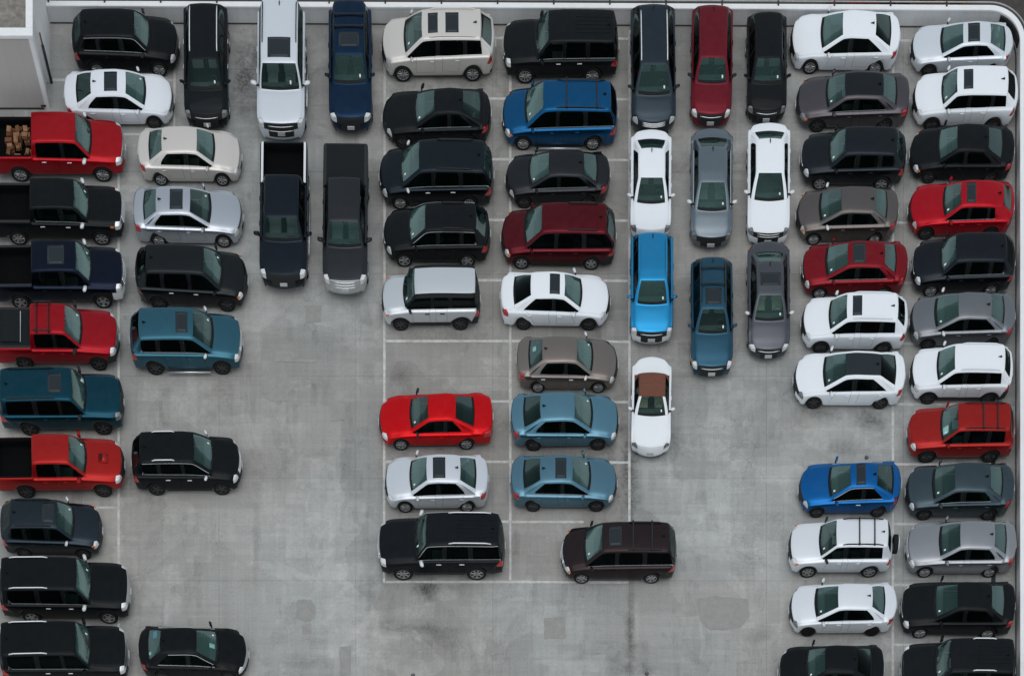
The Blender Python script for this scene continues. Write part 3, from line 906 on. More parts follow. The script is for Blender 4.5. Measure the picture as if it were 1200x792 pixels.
        def ring(nm, r0, r1, w):
            for r in range(r0, r1): crease(vid(I[nm], r, sd), vid(I[nm], r + 1, sd), w)
        ring('C', 5, 8, .45); ring('HD', 6, 8, .45)
        ring('N0', 4, 8, m.get('cn', .2))
        if kind in ('sedan', 'coupe'): ring('RA1', 6, 8, .4); ring('RA3', 6, 8, .4); ring('T0', 4, 8, .35); ring('C1', 5, 6, .5)
        elif kind == 'suv': ring('RA4', 5, 8, m.get('ct', .45)); ring('RA5', 5, 8, .3); ring('T0', 4, 8, .3); ring('RA3', 5, 6, .4); ring('C1', 5, 6, .5)
        else:
            for nm in ('P2', 'P3', 'T2', 'T1', 'T0'): ring(nm, 4, 8, .9)
            ring('P1', 5, 8, .6); ring('C1', 5, 6, .5)
            for r in range(1, 4): crease(vid(I['T0'], r, sd), vid(I['T0'], r + 1, sd), .6)
        ring('B1', 5, 6, .5); ring('B2', 5, 6, .5)
    return V, F, T, CR, dict(names=names, I=I, P=P, xD=xD, zb=zb)

GAPPED = ('fdoor', 'rdoor', 'bonnet', 'boot', 'tailgate', 'head', 'tail', 'fwin', 'rwin', 'qwin', 'windscreen', 'rearwin')
def subdivided(m):
    V, F, T, CR, info = cage(m)
    tags = sorted(set(T)); ti = {t: i for i, t in enumerate(tags)}
    me = bpy.data.meshes.new("cage")
    me.from_pydata(V, [], F)
    for t in tags: me.materials.append(bpy.data.materials.get("seal") or M['seal'])
    me.polygons.foreach_set("material_index", [ti[t] for t in T])
    me.polygons.foreach_set("use_smooth", [True] * len(F))
    at = me.attributes.new("crease_edge", 'FLOAT', 'EDGE')
    at.data.foreach_set("value", [CR.get((min(e.vertices), max(e.vertices)), 0.0) for e in me.edges])
    o = bpy.data.objects.new("cage", me); COL.objects.link(o)
    md = o.modifiers.new("s", 'SUBSURF'); md.levels = 2; md.render_levels = 2
    dg = bpy.context.evaluated_depsgraph_get(); dg.update()
    ev = o.evaluated_get(dg); sm = ev.to_mesh()
    vs = [v.co.copy() for v in sm.vertices]
    ns = [Vector(v.normal) for v in sm.vertices]
    ps = [(tuple(p.vertices), tags[p.material_index]) for p in sm.polygons]
    ev.to_mesh_clear()
    bpy.data.objects.remove(o); bpy.data.meshes.remove(me)
    return vs, ns, ps, info

def split(vs, ns, ps, want, mats, name, gap=True, ring=None):
    """mesh of the faces whose tag is in WANT; boundary verts pulled in a little so that real shut lines show"""
    fs = [p for p, t in ps if t in want]
    if not fs: return None
    used = {}; cnt = {}
    for f in fs:
        for v in f: used.setdefault(v, len(used))
        for a, b in zip(f, f[1:] + f[:1]): cnt[(min(a, b), max(a, b))] = cnt.get((min(a, b), max(a, b)), 0) + 1
    bound = {v for e, c in cnt.items() if c == 1 for v in e}
    co = {v: vs[v].copy() for v in used}
    if gap:
        acc = {v: Vector() for v in bound}; k = {v: 0 for v in bound}
        for f in fs:
            c = sum((vs[v] for v in f), Vector()) / len(f)
            for v in f:
                if v in acc: acc[v] += c; k[v] += 1
        for v in bound:
            d = acc[v] / k[v] - vs[v]
            if abs(vs[v].y) < 1e-5: d.y = 0
            if d.length > 1e-6: co[v] += d.normalized() * min(.008, d.length * .3)
    order = sorted(used, key=used.get)
    mi = None
    if ring:
        edge = {v for p, t in ps if t == ring for v in p}
        mi = [1 if any(v in edge for v in f) else 0 for f in fs]
    me = mesh_from(name, [co[v] for v in order], [tuple(used[v] for v in f) for f in fs], mats, mi, True)
    me.normals_split_custom_set_from_vertices([tuple(ns[v]) for v in order])
    return me

def solid_panel(name, pts_fn, nx, ny, mats, thick=.012):
    vs, fs = [], []
    for i in range(nx + 1):
        for j in range(ny + 1):
            p = pts_fn(i / nx, j / ny)
            if p is None: return None
            vs.append(p)
    for i in range(nx):
        for j in range(ny):
            a = i * (ny + 1) + j; fs.append((a, a + 1, a + ny + 2, a + ny + 1))
    b = len(vs)
    vs += [(x, y, z - thick) for x, y, z in vs[:b]]
    border = [i * (ny + 1) for i in range(nx + 1)] + [nx * (ny + 1) + j for j in range(1, ny + 1)] + [i * (ny + 1) + ny for i in range(nx - 1, -1, -1)] + [j for j in range(ny - 1, 0, -1)]
    for a, c in zip(border, border[1:] + border[:1]): fs.append((a, c, c + b, a + b))
    mb = MB(); mb.v, mb.f, mb.m = vs, fs, [0] * len(fs)
    return mb.mesh(name, mats, True)

# wheels ---------------------------------------------------------------
_wheel = {}
def wheel_meshes(tr, style, rimkey):
    k = (round(tr, 3), style, rimkey)
    if k in _wheel: return _wheel[k]
    w = .115; rr = tr * .66
    prof = [(rr, -w + .02), (tr * .82, -w), (tr * .95, -w + .015), (tr, -w + .05), (tr, w - .05), (tr * .95, w - .015), (tr * .82, w), (rr, w - .02), (rr, w - .09)]
    seg = 28; vs, fs = [], []
    for s in range(seg):
        a = 2 * math.pi * s / seg
        for (r, y) in prof: vs.append((r * math.cos(a), y, r * math.sin(a)))
    n = len(prof)
    for s in range(seg):
        t = (s + 1) % seg
        for i in range(n - 1): fs.append((s * n + i, s * n + i + 1, t * n + i + 1, t * n + i))
    mb = MB(); mb.v, mb.f, mb.m = vs, fs, [0] * len(fs)
    ty = mb.mesh("tyre", [M['tyre']], True)
    mb = MB()
    # rim lip
    prof = [(rr + .004, w - .03), (rr + .004, w - .005), (rr - .022, w - .008), (rr - .03, w - .05)]
    b = 0; vs, fs = [], []
    for s in range(seg):
        a = 2 * math.pi * s / seg
        for (r, y) in prof: vs.append((r * math.cos(a), y, r * math.sin(a)))
    n = len(prof)
    for s in range(seg):
        t = (s + 1) % seg
        for i in range(n - 1): fs.append((s * n + i, s * n + i + 1, t * n + i + 1, t * n + i))
    mb.v, mb.f, mb.m = vs, fs, [0] * len(fs)
    # dark back plate
    b = len(mb.v)
    mb.v += [((rr - .01) * math.cos(2 * math.pi * s / seg), w - .075, (rr - .01) * math.sin(2 * math.pi * s / seg)) for s in range(seg)]
    mb.f.append(tuple(range(b, b + seg))); mb.m.append(1)
    nsp = {'five': 5, 'six': 6, 'ten': 10, 'seven': 7}[style]
    wid = {'five': .050, 'six': .042, 'ten': .026, 'seven': .034}[style]
    for s in range(nsp):
        a = 2 * math.pi * s / nsp + .3
        u = Vector((math.cos(a), 0, math.sin(a))); t = Vector((-math.sin(a), 0, math.cos(a)))
        b = len(mb.v)
        for (r, y0, wk) in ((.03, w - .012, 1.25), (rr - .02, w - .018, .85)):
            for (tt, yy) in ((-wid * wk, y0 - .012), (-wid * wk * .7, y0), (wid * wk * .7, y0), (wid * wk, y0 - .012)):
                p = u * r + t * tt; mb.v.append((p.x, yy, p.z))
        for q in ((0, 1, 5, 4), (1, 2, 6, 5), (2, 3, 7, 6)): mb.f.append(tuple(b + i for i in q)); mb.m.append(0)
    b = len(mb.v)
    mb.v += [(.055 * math.cos(2 * math.pi * s / 12), w - .006, .055 * math.sin(2 * math.pi * s / 12)) for s in range(12)]
    mb.f.append(tuple(range(b, b + 12))); mb.m.append(0)
    rm = mb.mesh("rim", [M[rimkey], M['steel']], False)
    _wheel[k] = (ty, rm)
    return _wheel[k]

# ------------------------------------------------------------------ model table
B = dict
MODELS = {
 'sedan': B(kind='sedan', L=4.80, W=1.83, H=1.46, tr=.33, fa=1.44, ra=-1.35, zs=.22, zbf=.91, zbr=.97, zn=.74, zc=.97, xc=1.24, xh=0.42, xr=-1.12, xd=-1.84, zd=1.06, zt=1.03, wr=.60, xB=-0.05, xC=-1.42),
 'sedan_small': B(kind='sedan', L=4.55, W=1.78, H=1.44, tr=.315, fa=1.42, ra=-1.26, zs=.21, zbf=.91, zbr=.98, zn=.74, zc=.97, xc=1.3, xh=0.36, xr=-1.16, xd=-1.74, zd=1.08, zt=1.05, wr=.59, xB=-0.02, xC=-1.38, br=.3, bf=.34),
 'sedan_long': B(kind='sedan', L=4.92, W=1.86, H=1.46, tr=.34, fa=1.52, ra=-1.36, zs=.22, zbf=.94, zbr=1.00, zn=.80, zc=1.0, xc=1.12, xh=0.15, xr=-1.33, xd=-1.98, zd=1.09, zt=1.07, wr=.60, xB=-0.2, xC=-1.56, br=.2, bf=.28),
 'fastback': B(kind='sedan', L=4.84, W=1.84, H=1.45, tr=.335, fa=1.45, ra=-1.38, zs=.21, zbf=.91, zbr=.99, zn=.74, zc=.96, xc=1.2, xh=0.24, xr=-1.28, xd=-1.98, zd=1.06, zt=1.04, wr=.59, xB=-0.14, xC=-1.62, br=.3, bf=.36, rdrop=.06, ctop=.34),
 'coupe': B(kind='coupe', L=4.50, W=1.77, H=1.40, tr=.315, fa=1.38, ra=-1.26, zs=.21, zbf=.89, zbr=.97, zn=.72, zc=.94, xc=1.0, xh=0.1, xr=-1.12, xd=-1.88, zd=1.03, zt=1.00, wr=.55, xB=-0.5, xC=-1.45, br=.34, bf=.36, ctop=.18, rdrop=.06),
 'big_coupe': B(kind='coupe', L=5.00, W=1.85, H=1.40, tr=.33, fa=1.52, ra=-1.30, zs=.22, zbf=.88, zbr=.94, zn=.74, zc=.95, xc=1.12, xh=0.34, xr=-0.92, xd=-1.72, zd=1.02, zt=.98, wr=.59, xB=-0.42, xC=-1.2, br=.2, bf=.30, ctop=.16),
 'convertible': B(kind='coupe', L=4.52, W=1.83, H=1.36, tr=.33, fa=1.42, ra=-1.22, zs=.20, zbf=.88, zbr=.94, zn=.70, zc=.94, xc=0.84, xh=0.13, xr=-1.0, xd=-1.26, zd=1.00, zt=.93, wr=.60, xB=-0.4, xC=-0.86, br=.42, bf=.42, ctop=.10, rdrop=.06, kn=.82, kt=.80, soft=1),
 'hatch': B(kind='suv', L=4.46, W=1.79, H=1.46, tr=.325, fa=1.42, ra=-1.26, zs=.21, zbf=.91, zbr=1.00, zn=.75, zc=.98, xc=0.92, xh=0.12, xr=-1.62, xd=-2.04, zd=1.06, zt=.95, wr=.59, xB=-0.22, xC=-1.00, xE=-1.30, bf=.36, br=.32, rdrop=.10),
 'crossover': B(kind='suv', L=4.58, W=1.83, H=1.66, tr=.345, fa=1.36, ra=-1.27, zs=.27, zbf=1.03, zbr=1.12, zn=.88, zc=1.09, xc=1.18, xh=0.5, xr=-1.7, xd=-2.1, zd=1.15, zt=.98, wr=.63, xB=-0.06, xC=-1.02, xE=-1.66, bf=.30, br=.26, rdrop=.07),
 'suv': B(kind='suv', L=4.90, W=1.93, H=1.76, tr=.37, fa=1.48, ra=-1.38, zs=.28, zbf=1.08, zbr=1.15, zn=.96, zc=1.15, xc=1.3, xh=0.5, xr=-1.95, xd=-2.28, zd=1.20, zt=1.02, wr=.68, xB=-0.06, xC=-1.08, xE=-1.88, bf=.28, br=.22, rdrop=.06),
 'suv_round': B(kind='suv', L=5.08, W=1.98, H=1.80, tr=.375, fa=1.55, ra=-1.46, zs=.28, zbf=1.08, zbr=1.20, zn=.92, zc=1.15, xc=1.56, xh=0.7, xr=-1.9, xd=-2.36, zd=1.24, zt=1.04, wr=.66, xB=0.04, xC=-1.12, xE=-1.90, bf=.38, br=.34, rdrop=.09),
 'suv_large': B(wrap=1, kind='suv', L=5.15, W=2.03, H=1.90, tr=.40, fa=1.55, ra=-1.40, zs=.34, zbf=1.16, zbr=1.20, zn=1.08, zc=1.24, xc=1.17, xh=0.58, xr=-2.28, xd=-2.48, zd=1.24, zt=1.02, wr=.76, xB=-.12, xC=-1.12, xE=-2.10, bf=.20, br=.14, rdrop=.05, cr=.5, cb=.5, cn=.4, ct=.6, bigrille=1),
 'suv_long': B(kind='suv', L=5.65, W=2.04, H=1.90, tr=.40, fa=1.80, ra=-1.50, zs=.34, zbf=1.16, zbr=1.20, zn=1.08, zc=1.24, xc=1.28, xh=.70, xr=-2.50, xd=-2.68, zd=1.24, zt=1.02, wr=.76, xB=.10, xC=-.95, xE=-2.34, bf=.20, br=.14, rdrop=.05, cr=.5, cb=.5, cn=.4, ct=.6, bigrille=1),
 'offroader': B(kind='suv', L=4.70, W=1.88, H=1.78, tr=.38, fa=1.40, ra=-1.35, zs=.32, zbf=1.10, zbr=1.13, zn=1.00, zc=1.16, xc=1.04, xh=0.3, xr=-1.94, xd=-2.22, zd=1.18, zt=1.00, wr=.68, xB=-.12, xC=-1.05, xE=-1.8, bf=.24, br=.18, rdrop=.05, cr=.45, cb=.45),
 'boxy': B(kind='suv', L=4.30, W=1.80, H=1.78, tr=.345, fa=1.30, ra=-1.25, zs=.30, zbf=1.08, zbr=1.10, zn=.98, zc=1.14, xc=1.2, xh=0.7, xr=-1.88, xd=-2.06, zd=1.12, zt=.95, wr=.72, xB=-0.08, xC=-.80, xE=-1.82, bf=.22, br=.12, rdrop=.04, cr=.6, cb=.5, ct=.7),
 'minivan': B(wrap=1, kind='suv', L=5.12, W=1.98, H=1.76, tr=.345, fa=1.58, ra=-1.44, zs=.22, zbf=1.02, zbr=1.10, zn=.84, zc=1.08, xc=1.58, xh=0.72, xr=-2.12, xd=-2.46, zd=1.13, zt=.95, wr=.70, xB=0.12, xC=-1.05, xE=-2.02, bf=.34, br=.20, rdrop=.06),
 'wagon': B(kind='suv', L=4.82, W=1.83, H=1.62, tr=.345, fa=1.42, ra=-1.33, zs=.27, zbf=1.00, zbr=1.06, zn=.86, zc=1.07, xc=1.12, xh=0.36, xr=-1.88, xd=-2.24, zd=1.08, zt=.95, wr=.60, xB=-.15, xC=-1.05, xE=-1.80, bf=.28, br=.22, rdrop=.07),
 'pickup': B(kind='pickup', L=5.86, W=2.02, H=1.92, tr=.40, fa=1.83, ra=-1.78, zs=.42, zbf=1.20, zbr=1.22, zn=1.12, zc=1.26, xc=1.52, xh=0.92, xr=0, xd=-.9, zd=1.2, zt=1.2, wr=.72, xB=0.28, xC=-.6, xg=-1.14, rail=1.34, floor=.82, bf=.22, br=.04, cr=.4, cb=.45, cn=.4, bigrille=1),
 'pickup_compact': B(kind='pickup', L=5.36, W=1.86, H=1.76, tr=.37, fa=1.68, ra=-1.56, zs=.40, zbf=1.10, zbr=1.12, zn=1.00, zc=1.15, xc=1.16, xh=0.5, xr=0, xd=-.7, zd=1.1, zt=1.1, wr=.66, xB=-0.02, xC=-.5, xg=-1.16, rail=1.20, floor=.74, bf=.24, br=.04, cr=.4, cb=.4, cn=.35),
}
MODELS['pickup_covered'] = dict(MODELS['pickup'], cover=1)
MODELS['pickup_compact_covered'] = dict(MODELS['pickup_compact'], cover=1)

_model = {}
def get_model(key, cid='', over=None):
    mk_ = key + ':' + cid
    if mk_ in _model: return _model[mk_]
    m = dict(MODELS[key])
    rv = random.Random(cid + 'v')
    if cid:      # no two makes alike: nose, shoulders, roof and glass vary from car to car
        m['bf'] = m.get('bf', .30) * rv.uniform(.82, 1.18); m['br'] = m.get('br', .24) * rv.uniform(.82, 1.18)
        m['zn'] += rv.uniform(-.03, .04); m['wr'] += rv.uniform(-.02, .025); m['zbf'] += rv.uniform(-.03, .02); m['zbr'] += rv.uniform(-.02, .04)
        m['xh'] += rv.uniform(-.05, .05); m['xc'] += rv.uniform(-.05, .05)
        if m['kind'] != 'pickup': m['xr'] += rv.uniform(-.06, .06); m['zd'] += rv.uniform(-.02, .02)
        m['sh'] = rv.uniform(.03, .065); m['crown'] = rv.uniform(.012, .035); m['hin'] = rv.uniform(.13, .25)
        m['cn'] = m.get('cn', .2) + rv.uniform(-.1, .25); m['cb'] = m.get('cb', .35) + rv.uniform(-.1, .2); m['kn'] = rv.uniform(.85, .92)
        m['arch'] = rv.uniform(.045, .075); m['tuck'] = rv.uniform(.02, .05)
    m['zs'] -= .035
    m.update(over or {})
    vs, ns, ps, info = subdivided(m)
    G = B(m=m, vs=vs, info=info, cache={})
    G['bvh'] = BVHTree.FromPolygons(vs, [p for p, t in ps])
    parts = []        # (name, mesh, slotroles, parentindex)
    def add(name, want, roles, parent=None, gap=True, ring=None, label=None):
        want = [want] if isinstance(want, str) else want
        me = split(vs, ns, ps, set(want), [M['seal']] * len(roles), name, gap, ring)
        if me is None: return None
        parts.append((name, me, roles, parent, label)); return len(parts) - 1
    kind = m['kind']
    add('body', ['body', 'lip'] + ([] if kind == 'suv' else ['railbody']), ['paint'], gap=False)
    if kind == 'suv': add('roof_side', ['railbody'], ['railp'], gap=False)
    for s in 'LR':
        for q in 'BC': add('pillar', ['pillar' + q + s], ['pillar'], gap=False)
    for s in 'LR': add('quarter_panel', ['cpillar' + s], ['cpillar'], gap=False)
    add('sill', ['sill'], ['sill'], gap=False)
    add('bonnet', ['bonnet'], ['paint'])
    add('roof', ['roof'], ['roof'], gap=False)
    add('boot_lid', ['boot'], ['paint'])
    tg = add('tailgate', ['tailgate'], ['gate'])
    add('bumper', ['bumper_f'], ['bumper'], gap=False)
    add('bumper', ['bumper_r'], ['rbumper'], gap=False)
    add('grille', ['grille'], ['grille'], gap=False)
    add('air_intake', ['intake'], ['intake'], gap=False)
    add('windscreen', ['windscreen'], ['ws', 'seal'], ring='bonnet')
    add('rear_window', ['rearwin'], ['rg', 'seal'], tg if kind == 'suv' else None, ring='boot' if kind in ('sedan', 'coupe') else 'none')
    add('bed_floor', ['bedfloor'], ['bed'], gap=False)
    for s in 'LR': add('bed_wall', ['bedside' + s], ['bed'], gap=False)
    add('bed_cover', ['cover'], ['cover'])
    for s in 'LR':
        add('bed_rail', ['bedrail' + s], ['bedrail'], gap=False)
        add('headlight', ['head' + s], ['head'])
        add('tail_light', ['tail' + s], ['tail'])
        d = add('door', ['fdoor' + s], ['paint'])
        G['door' + s] = d
        add('window', ['fwin' + s], ['sg'], d)
        d2 = add('door', ['rdoor' + s], ['paint'])
        G['rdoor' + s] = d2
        add('window', ['rwin' + s], ['sgr'], d2)
        add('side_window', ['qwin' + s], ['sgr'])
    # centroids and the belt line for trims
    hw = m['W'] / 2; belt = {}
    for s, sd in (('L', 1), ('R', -1)):
        ev = {}
        for p, t in ps:
            for v in p: ev.setdefault(v, set()).add(t)
        lo = [v for v, ts in ev.items() if any(t[:4] in ('fwin', 'rwin', 'qwin') and t.endswith(s) for t in ts) and any(t[1:5] == 'door' or t == 'body' for t in ts) and vs[v].z < (m['zbf'] + m['H']) / 2 - .1]
        hi = [v for v, ts in ev.items() if any(t[:4] in ('fwin', 'rwin', 'qwin') and t.endswith(s) for t in ts) and 'railbody' in ts and vs[v].z > m['zbf'] + .06]
        for nm, lst in (('lo', lo), ('hi', hi)):
            pts = sorted({(round(vs[v].x, 4), vs[v].y, vs[v].z) for v in lst})
            mb = MB()
            if len(pts) > 3:
                off = .004
                mb.tube([(x, y + sd * off, z + .002) for x, y, z in pts], .017 if nm == 'lo' else .012, 0, 4)
                belt[nm + s] = mb.mesh("window_trim", [M['chrome']], False)
    G['belt'] = belt
    def first_y(x, z, sd):
        h = G['bvh'].ray_cast(Vector((x, sd * 3, z)), Vector((0, -sd, 0)))
        return h[0].y if h[0] else sd * hw
    G['first_y'] = first_y
    def top_z(x, y):
        h = G['bvh'].ray_cast(Vector((x, y, 4)), Vector((0, 0, -1)))
        return h[0].z if h[0] else None
    G['top_z'] = top_z
    # handles and mirrors
    for s, sd in (('L', 1), ('R', -1)):
        doors = [('door' + s, m['xB'] + .22)]
        if G['rdoor' + s] is not None: doors.append(('rdoor' + s, (m['xC'] if kind != 'pickup' else m['xg'] + .25) + .30))
        else: doors = [('door' + s, m['xB'] + .16)]
        for dk, hx in doors:
            z = info['zb'](hx) - .13
            y = first_y(hx, z, sd)
            mb = MB(); mb.box(hx - .10, hx + .10, min(y + sd * .028, y - sd * .005), max(y + sd * .028, y - sd * .005), z - .014, z + .018, 0, .006)
            parts.append(('handle', mb.mesh('handle', [M['seal']], True), ['handle'], G[dk], None))
        x0 = lerp(m['xc'] - .26, m['xh'], .18); z = info['zb'](x0) + .06
        y = first_y(x0, z - .07, sd)
        bm = bmesh.new(); bmesh.ops.create_cube(bm, size=1.0)
        big = 1.25 if kind == 'pickup' or m['L'] > 5.1 and m['H'] > 1.85 else 1.0
        for v in bm.verts:
            k = 1.0 if v.co.x < 0 else .70
            v.co = Vector((v.co.x * .11 * big - abs(v.co.y + sd * .5) * sd * 0 - (.05 if v.co.y * sd > 0 else 0), v.co.y * .20 * big, v.co.z * .14 * big * k * (1 if v.co.y * sd < 0 else .85)))
        bmesh.ops.bevel(bm, geom=bm.edges[:], offset=.028, segments=2, affect='EDGES')
        bmesh.ops.translate(bm, verts=bm.verts[:], vec=(x0 - .02, y + sd * (.13 * big + .02), z + .03))
        mb = MB(); mb.add_bm(bm, 0); bm.free()
        mb.box(x0 - .03, x0 + .03, min(y - sd * .05, y + sd * .10), max(y - sd * .05, y + sd * .10), z - .045, z - .01, 1)
        parts.append(('mirror', mb.mesh('mirror', [M['seal'], M['trim']], True), ['mirror', 'trimk'], G['door' + s], None))
    # cabin
    mb = MB(); zb = m['zbf']; zf = m['zs'] + .12
    rear_x = {'sedan': m['xd'] + .25, 'coupe': m['xd'] + .25, 'suv': -m['L'] / 2 + .35, 'pickup': m.get('xg', 0) + .12}[kind]
    mb.box(rear_x, m['xc'] - .05, -hw + .16, hw - .16, zf - .02, zf + .05)
    mb.box(m['xc'] - .50, m['xc'] - .22, -hw + .20, hw - .20, zf + .06, zb + .01, 0, .03)
    mb.box(m['xc'] - .46, m['xc'] - .30, .16, .52, zb + .01, zb + .06, 0, .02)
    xs = m['xB'] + .10
    def seat(x, y, w, mi=1):
        mb.box(x - .10, x + .42, y - w, y + w, zf + .05, zf + .32, mi, .04)
        b = bmesh.new(); bmesh.ops.create_cube(b, size=1.0)
        bmesh.ops.bevel(b, geom=b.edges[:], offset=.12, segments=2, affect='EDGES')
        top = min(m['H'] - .42, zb + .06)
        mt = Matrix.Translation((x - .18, y, (zf + .2 + top) / 2)) @ Matrix.Rotation(R(-12), 4, 'Y') @ Matrix.Diagonal((.16, 2 * w, top - zf - .1, 1))
        mb.add_bm(b, mi, mt)
        mt = Matrix.Translation((x - .26, y, top + .10)) @ Matrix.Diagonal((.10, .26, .16, 1))
        mb.add_bm(b, mi, mt); b.free()
    seat(xs, .37, .25); seat(xs, -.37, .25)
    rows = [xs - .86]
    if kind == 'suv' and m['L'] > 4.95: rows.append(xs - 1.70)
    for rx in rows:
        if rx - .3 > rear_x: seat(rx, .40, .24); seat(rx, -.40, .24)
    if kind in ('sedan', 'coupe'):
        mb.box(m['xd'] + .12, m['xC'] - .0, -hw + .30, hw - .30, zb - .06, zb + .0, 0)
        mb.box(m['xd'] + .10, rear_x + .30, -hw + .24, hw - .24, zf, zb - .07, 0)
    # steering wheel
    pts = []
    for k in range(15):
        a = 2 * math.pi * k / 14
        pts.append((m['xc'] - .60 - .08 * math.sin(a), .36 + .17 * math.cos(a), zb - .04 + .16 * math.sin(a)))
    mb.tube(pts, .016, 0, 5)
    G['cabin'] = mb.mesh('cabin', [M['cabin'], M['cabin_grey']], False)
    # chassis
    mb = MB(); zt_ = min(.72, m['zn'] - .12)
    mb.box(-m['L'] / 2 + .25, m['L'] / 2 - .30, -hw + .30, hw - .30, max(.12, m['zs'] - .08), zt_ if kind != 'pickup' else m['zs'] + .25)
    mb.box(m['ra'] + m['tr'] + .08, m['fa'] - m['tr'] - .08, -hw + .12, hw - .12, max(.12, m['zs'] - .07), m['zs'] + .14)
    mb.box(m['fa'] + .02, m['L'] / 2 - .35, -hw + .30, hw - .30, zt_, zt_ + .06)
    for ax in (m['fa'], m['ra']): mb.box(ax - m['tr'] - .04, ax + m['tr'] + .04, -hw + .24, hw - .24, m['zs'], m['zs'] + (.42 if kind != 'pickup' else .28))
    G['chassis'] = mb.mesh('chassis', [M['trim']])
    G['parts'] = parts
    _model[mk_] = G
    return G

def extra(G, key, fn):
    if key not in G['cache']: G['cache'][key] = fn()
    return G['cache'][key]

def drape_panel(G, name, x0, x1, y0, y1, mat, off=.006, nx=6, ny=6):
    def f(u, v):
        x, y = lerp(x0, x1, u), lerp(y0, y1, v)
        z = G['top_z'](x, y)
        return None if z is None else (x, y, z + off)
    return solid_panel(name, f, nx, ny, [mat], .02)

def roof_range(m):
    x1 = m['xh'] - .10
    x0 = {'sedan': m['xr'] + .1, 'coupe': m['xr'] + .08, 'suv': m['xr'] + .12, 'pickup': m.get('xg', 0) + .28}[m['kind']]
    return x0, x1

